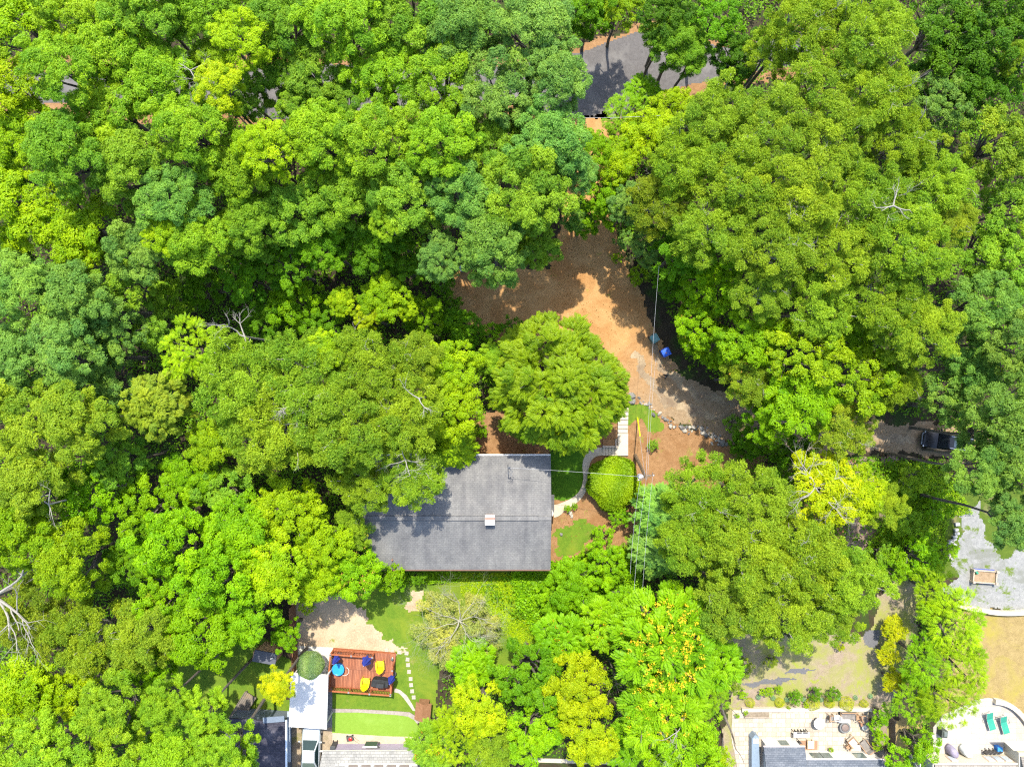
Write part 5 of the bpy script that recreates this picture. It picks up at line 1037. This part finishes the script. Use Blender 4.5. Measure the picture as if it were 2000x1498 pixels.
# ------------------------------------------------------------------ utility pole and wires
bx, by = W(1241, 889); M_POLE = surf('pole_wood', (.15, .10, .06), (.26, .19, .12), 5); M_WIRE = plain('wire_metal', (.30, .31, .33), .5)
PH = 9.2; tx, ty = W(1262, 934, PH); e = empty('utility_pole', (bx, by, 0), label='leaning wooden utility pole with a transformer beside the clipped mound', cat='utility pole')
T0 = Vector((tx - bx, ty - by, PH)); MB().tube([(0, 0, -.1), T0 * .5, T0], [.17, .145, .12], 10).build('pole', M_POLE, e)
c = T0 * .90; MB().lathe((c.x - .32, c.y - .12, c.z - .55), [(.2, 0), (.23, .05), (.23, .7), (.18, .8), (.05, .86)], 16).build('transformer', plain('transformer_grey', (.30, .31, .34), .5), e)
c = T0 * .97; MB().box((c.x, c.y, c.z), (1.5, .1, .11), .3).build('crossarm', M_POLE, e)
for k in range(3): q = c + Vector((math.cos(.3), math.sin(.3), 0)) * (k - 1) * .62; MB().lathe((q.x, q.y, q.z + .05), [(.05, 0), (.06, .08), (.03, .16)], 10).build('insulator', plain('pale_insulator', (.55, .55, .55), .3), e)
MB().tube([(tx - bx, ty - by, PH - 1.5), (tx - bx + .7, ty - by + .1, PH - 1.1), (tx - bx + .75, ty - by + .3, PH - 1.0)], .03, 6).build('bracket', M_RIM, e)
top = Vector((tx, ty, PH))
def wire(label, A, B, sag=.5, r=.009, name='overhead_wire'):
    P = [A.lerp(B, t / 12) - Vector((0, 0, sag * 4 * (t / 12) * (1 - t / 12))) for t in range(13)]
    return MB().tube(P, r, 5).build(name, M_WIRE, None, label=label, cat='wire', group='overhead wires')
v3 = lambda px, py, h: Vector((*W(px, py, h), h))
wire('wire running from the pole up over the dirt drive', top, v3(1287, 520, 8.6)); wire('second thinner wire beside the one over the drive', top + Vector((.25, 0, -.6)), v3(1281, 700, 7.0), .3, .007)
wire('white service wire from the pole to the grey roof', top + Vector((-.1, 0, -.7)), Vector((mx, my, 6.3)), .35, .011)
wire('left of the three wires running down from the pole', top + Vector((-.5, -.15, .1)), v3(1231, 1120, 8.0)); wire('middle of the three wires running down from the pole', top + Vector((0, 0, .1)), v3(1238, 1160, 8.0)); wire('right of the three wires running down from the pole', top + Vector((.5, .15, .1)), v3(1250, 1240, 8.2))
wire('white wire crossing below the paved road', v3(1118, 230, 8.5), v3(1290, 226, 8.5), .2, .013)
ga = v3(1245, 815, 0); wire('steel guy wire from the ground to the pole top', ga, top + Vector((0, .05, -.4)), .05, .012, 'guy_wire')
d = (top - ga); MB().tube([ga + d * .01, ga + d * .34], .055, 8).build('wire_guard', plain('guard_yellow', (.85, .62, .01), .5), None, label='bright yellow plastic guard on the guy wire', cat='wire guard')

# ------------------------------------------------------------------ patio furniture
pz = .06; M_TEAK = surf('teak', (.34, .20, .11), (.50, .33, .20), 6); M_GC = plain('grey_cushion', (.17, .155, .14), .8, .2, .3); M_WH = plain('white_plastic', (.60, .59, .57), .5); M_DK = plain('dark_metal', (.05, .048, .045), .5)
def legs(e, w, d, h, m, t=.05):
    for s in (-1, 1):
        for u in (-1, 1): MB().box((s * (w / 2 - t), u * (d / 2 - t), h / 2), (t, t, h)).build('leg', m, e)
def seat_(name, label, px, py, rz, w, d, frame, cush, cat='chair', hb=.85, arms=True, group=None, slats=False):
    e = empty(name, (*W(px, py, .4), pz), rz, label=label, cat=cat, group=group); legs(e, w, d, .42, frame)
    MB().box((0, 0, .42), (w - .06, d - .04, .10)).build('seat', cush, e, bevel=.02); MB().box((0, d / 2 - .03, .45 + (hb - .45) / 2), (w - .04, .07, hb - .42), 0, tilt=-.15).build('backrest', frame if slats else cush, e, bevel=.01)
    MB().box((0, d / 2 + .03, hb), (w + .04, .07, .07)).build('top_rail', frame, e)
    if arms:
        for s in (-1, 1): MB().box((s * (w / 2), 0, .62), (.07, d, .045)).build('armrest', frame, e, bevel=.01)
    return e
seat_('garden_sofa', 'teak framed garden sofa with grey cushions at the top of the patio', 1655, 1396, 0, 1.45, .75, M_TEAK, M_GC, 'sofa')
e = empty('coffee_table', (*W(1649, 1405, .4), pz), label='low white table in front of the teak sofa', cat='table'); legs(e, 1.0, .5, .36, M_WH); MB().box((0, 0, .38), (1.05, .55, .05)).build('table_top', M_WH, e, bevel=.01)
seat_('patio_chair', 'dark slim chair left of the teak sofa', 1622, 1400, 1.5, .5, .5, M_TEAK, M_GC, group='patio chairs'); seat_('patio_chair', 'teak chair right of the sofa turned towards the fire pit', 1683, 1402, -1.45, .6, .55, M_TEAK, M_GC, group='patio chairs')
seat_('patio_chair', 'folded wooden chair right next to the sofa arm', 1675, 1400, -1.3, .5, .35, M_TEAK, M_TEAK, group='patio chairs', slats=True)
seat_('patio_chair', 'pale wooden chair between the slim dark chair and the sofa', 1633, 1400, -1.5, .5, .5, plain('pale_wood', (.6, .52, .42)), M_WH, group='patio chairs')
e = empty('fire_pit', (*W(1650, 1420, .4), pz), label='round dark fire pit in the middle of the seating', cat='fire pit')
MB().lathe((0, 0, 0), [(.34, 0), (.40, .1), (.44, .36), (.50, .38), (.50, .42), (.36, .42), (.34, .34), (.01, .33)], 30).build('bowl', plain('iron', (.13, .13, .125), .6), e)
MB().lathe((0, 0, .42), [(.33, 0), (.32, .05), (.2, .1), (.01, .12)], 24).build('mesh_lid', plain('rusty_iron', (.16, .12, .10), .7), e)
for px, py, lb, c in ((1688, 1420, 'small round grey stool right of the fire pit', (.22, .24, .24)), (1683, 1415, 'tiny terracotta pot beside the grey stool', (.45, .22, .12))):
    e = empty('round_stool' if c[0] < .3 else 'clay_pot', (*W(px, py, .4), pz), label=lb, cat='stool' if c[0] < .3 else 'pot'); r = .24 if c[0] < .3 else .12
    MB().lathe((0, 0, 0), [(r * .7, 0), (r * .8, .35), (r, .38), (r, .42)], 20).build('body', plain('stool_paint', c), e)
e = empty('round_table', (*W(1600, 1412, .72), pz), label='round cream topped table casting a crescent shadow', cat='table'); MB().lathe((0, 0, 0), [(.5, .70), (.52, .71), (.52, .75)], 36).build('table_top', plain('cream_top', (.66, .60, .50)), e); MB().lathe((0, 0, 0), [(.22, 0), (.2, .03), (.04, .06), (.04, .7)], 12).build('pedestal', M_DK, e)
e = empty('dining_table', (*W(1565, 1434, .72), pz), label='long white table left of the round cream one', cat='table'); legs(e, 1.4, .46, .7, M_DK); MB().box((0, 0, .72), (1.45, .48, .05)).build('table_top', M_WH, e, bevel=.01)
for px, lb in ((1557, 'left'), (1569, 'right')): seat_('folding_chair', f'thin dark folding chair behind the {lb} half of the white table', px, 1428, 0, .4, .18, M_DK, M_DK, arms=False, group='folding chairs')
MB().prism([W(1560, 1445), W(1596, 1445), W(1596, 1463), W(1560, 1463)], .064, .074).build('rug', surf('brown_rug', (.34, .20, .12), (.42, .26, .17), 12), None, label='brown outdoor rug against the white house wall', cat='rug')
e = empty('lounge_table', (*W(1583, 1453, .4), .08), label='small cream table standing on the brown rug', cat='table'); legs(e, .55, .65, .38, M_TEAK); MB().box((0, 0, .4), (.6, .72, .05)).build('table_top', plain('cream_wood', (.68, .58, .36)), e, bevel=.01)
for px, py in ((1558, 1450),): seat_('patio_chair', 'dark chair at the wall corner left of the brown rug', px, py, .7, .5, .4, M_DK, M_DK, group='patio chairs')
e = seat_('deck_chair', 'empty wooden lounge frame standing aslant at the lower right of the patio', 1664, 1447, .7, .7, .9, M_TEAK, plain('pale_sling', (.62, .54, .42)), 'deck chair', hb=.8); seat_('deck_chair', 'brown webbed lounge chair at the lower right corner of the patio', 1690, 1456, -2.5, .72, 1.1, M_TEAK, M_GC, 'deck chair', hb=.8)
e = empty('lounge_table', (*W(1671, 1459, .4), pz), label='low cream and white table between the two lounge chairs', cat='table'); legs(e, .9, .5, .36, M_TEAK); MB().box((-.15, 0, .38), (.6, .5, .05)).build('table_top', plain('cream_wood', (.68, .58, .40)), e); MB().box((.3, 0, .385), (.3, .5, .05)).build('white_panel', M_WH, e)
seat_('patio_chair', 'small wooden chair left of the low cream table', 1656, 1457, -.8, .42, .42, M_TEAK, M_TEAK, group='patio chairs', hb=.7)
tree(1623, 1463, 6, .35, 'bush', 'c1', 'little green pot plant against the white house wall')
# oval patio
M_GRN = plain('green_sling', (.03, .24, .17), .6, .3, .1)
def lounger(px, py, label):
    e = empty('sun_lounger', (*W(px, py, .45), pz), .30, label=label, cat='sun lounger', group='green sun loungers')
    MB().box((0, -.42, .38), (.58, 1.05, .03)).build('seat', M_GRN, e); MB().box((0, .42, .52), (.58, .80, .03), 0, tilt=.42).build('backrest', M_GRN, e)
    for s in (-1, 1): MB().tube([(s * .31, -.95, .38), (s * .31, .1, .38), (s * .31, .80, .72)], .018, 6).build('frame', plain('lounger_metal', (.4, .38, .34), .4), e); MB().tube([(s * .36, -.05, .4), (s * .42, .05, .58), (s * .4, .4, .6)], .018, 6).build('armrest', M_DK, e)
    MB().tube([(-.3, .82, .72), (-.3, .92, .75), (.3, .92, .75), (.3, .82, .72)], .018, 6).build('head_bar', plain('lounger_metal', (.4, .38, .34), .4), e)
    for y in (-.75, .15, .55):
        for s in (-1, 1): MB().tube([(s * .3, y, .38), (s * .33, y + .05, 0)], .016, 5).build('leg', M_DK, e)
lounger(1934, 1406, 'left of the two green sun loungers on the oval patio'); lounger(1961, 1413, 'right of the two green sun loungers on the oval patio')
e = empty('grill', (*W(1842, 1431, .6), pz), -.1, label='small covered grill near the left edge of the oval patio', cat='grill'); MB().box((0, 0, .42), (.55, .68, .84)).build('cover', plain('olive_cover', (.06, .07, .06), .8, .2), e, bevel=.06); MB().box((.02, .05, .9), (.4, .5, .14), taper=.8).build('lid', plain('grey_cover', (.10, .12, .11), .7, .2), e, bevel=.05)
for px, rz, c, lb in ((1861, .5, (.20, .18, .24), 'purple grey'), (1888, .6, (.50, .53, .50), 'pale grey')):
    e = empty('covered_chair', (*W(px, 1468, .6), pz), rz, label=f'chair wrapped in a {lb} cover against the cream wall', cat='covered chair')
    o = MB().lathe((0, 0, 0), [(.46, 0), (.50, .3), (.44, .75), (.30, .98), (.05, 1.02)], 18, rfun=lambda i, z: 1 + .07 * math.sin(i * 2.1 + z * 5)).build('cover', plain('wrap_' + lb[:4], c, .6, .3, .25), e, smooth=True); o.scale = (.82, 1.15, 1)
for k in range(4): seat_('patio_chair', f'black folded chair, number {k + 1} from the left, leaning at the cream wall', 1926 + k * 7.5, 1468, .5, .42, .3, M_DK, M_DK, arms=False, group='black chairs at the cream wall')
e = empty('storage_box', (*W(1952, 1463, .5), pz), label='blue storage box in the wall corner of the oval patio', cat='box'); MB().box((0, 0, .25), (.42, .42, .5)).build('body', plain('blue_plastic', (.02, .14, .42)), e, bevel=.02); MB().box((0, 0, .53), (.46, .46, .06)).build('lid', plain('blue_lid', (.03, .2, .5)), e, bevel=.01)
MB().box((0, 0, .2), (.3, .3, .4)).build('stone_post', M_LIME, None, bevel=.02, label='short stone post at the left edge of the oval patio', cat='post').location = (*W(1818, 1434), 0)

DR = [(900,520),(1200,460),(1262,590),(1330,738),(1560,812),(1830,828),(1830,893),(1480,890),(1440,930),(1260,1000),(1080,1120),(1080,1000),(1150,890),(1225,890),(1215,700),(1000,680),(880,590)]
ground_leaves('fallen_leaves', 21, 4500, lambda a, b: inside(DR, a, b), lambda X, Y: 0 * X + .03, 0.11, 0.6, (.20, .11, .04), 'scattered brown fallen leaves on the dirt', (-7, 40, -18, 14), 0.3, .7)
ground_leaves('sparse_weeds', 22, 9000, lambda a, b: inside(DR, a, b) & (lumpy((a - 1000) / 21, (749 - b) / 21, .6, 3) > .9), lambda X, Y: 0 * X + .12, 0.13, 0.4, (.16, .26, .01), 'thin weeds sprouting in the dirt', (-7, 40, -18, 14), 0.6, .3)
for g_, w_ in (('stepping stones by the deck', 'stepping stone'), ('tumbled stone blocks', 'cut stone block'), ('blue green tufts', 'blue green tuft')):
    L = sorted([o for o in COL.objects if o.get('group') == g_ and o.parent is None], key=lambda o: (-o.matrix_world.translation.y if w_ != 'blue green tuft' else o.matrix_world.translation.x) if o.name.startswith('stone_block') or w_ == 'blue green tuft' else (o.location.x * .4 - o.location.y))
    W_ = 'first second third fourth fifth sixth seventh eighth ninth tenth eleventh'.split()
    for i, o in enumerate(L): o['label'] = f"{w_}, {W_[i]} " + {'stepping stone': 'along the line curving right of the red deck', 'cut stone block': 'from the top in the tumbled line beside the gravel yard', 'blue green tuft': 'from the left between the clipped balls'}[w_]
# ------------------------------------------------------------------ labels of the trees: their order in each place
ORD = 'first second third fourth fifth sixth seventh eighth ninth tenth eleventh twelfth thirteenth fourteenth fifteenth sixteenth seventeenth eighteenth nineteenth twentieth'.split()
for (lab, lm), L in AUTO.items():
    L.sort(key=lambda t: t[0]); n = len(L)
    for i, (px, py, e) in enumerate(L):
        w = '' if n == 1 else ('leftmost ' if i == 0 else 'rightmost ' if i == n - 1 else '')
        e['label'] = f"{w}{lab} {lm}" + ('' if n == 1 or w else f", {ORD[i]} from the left")
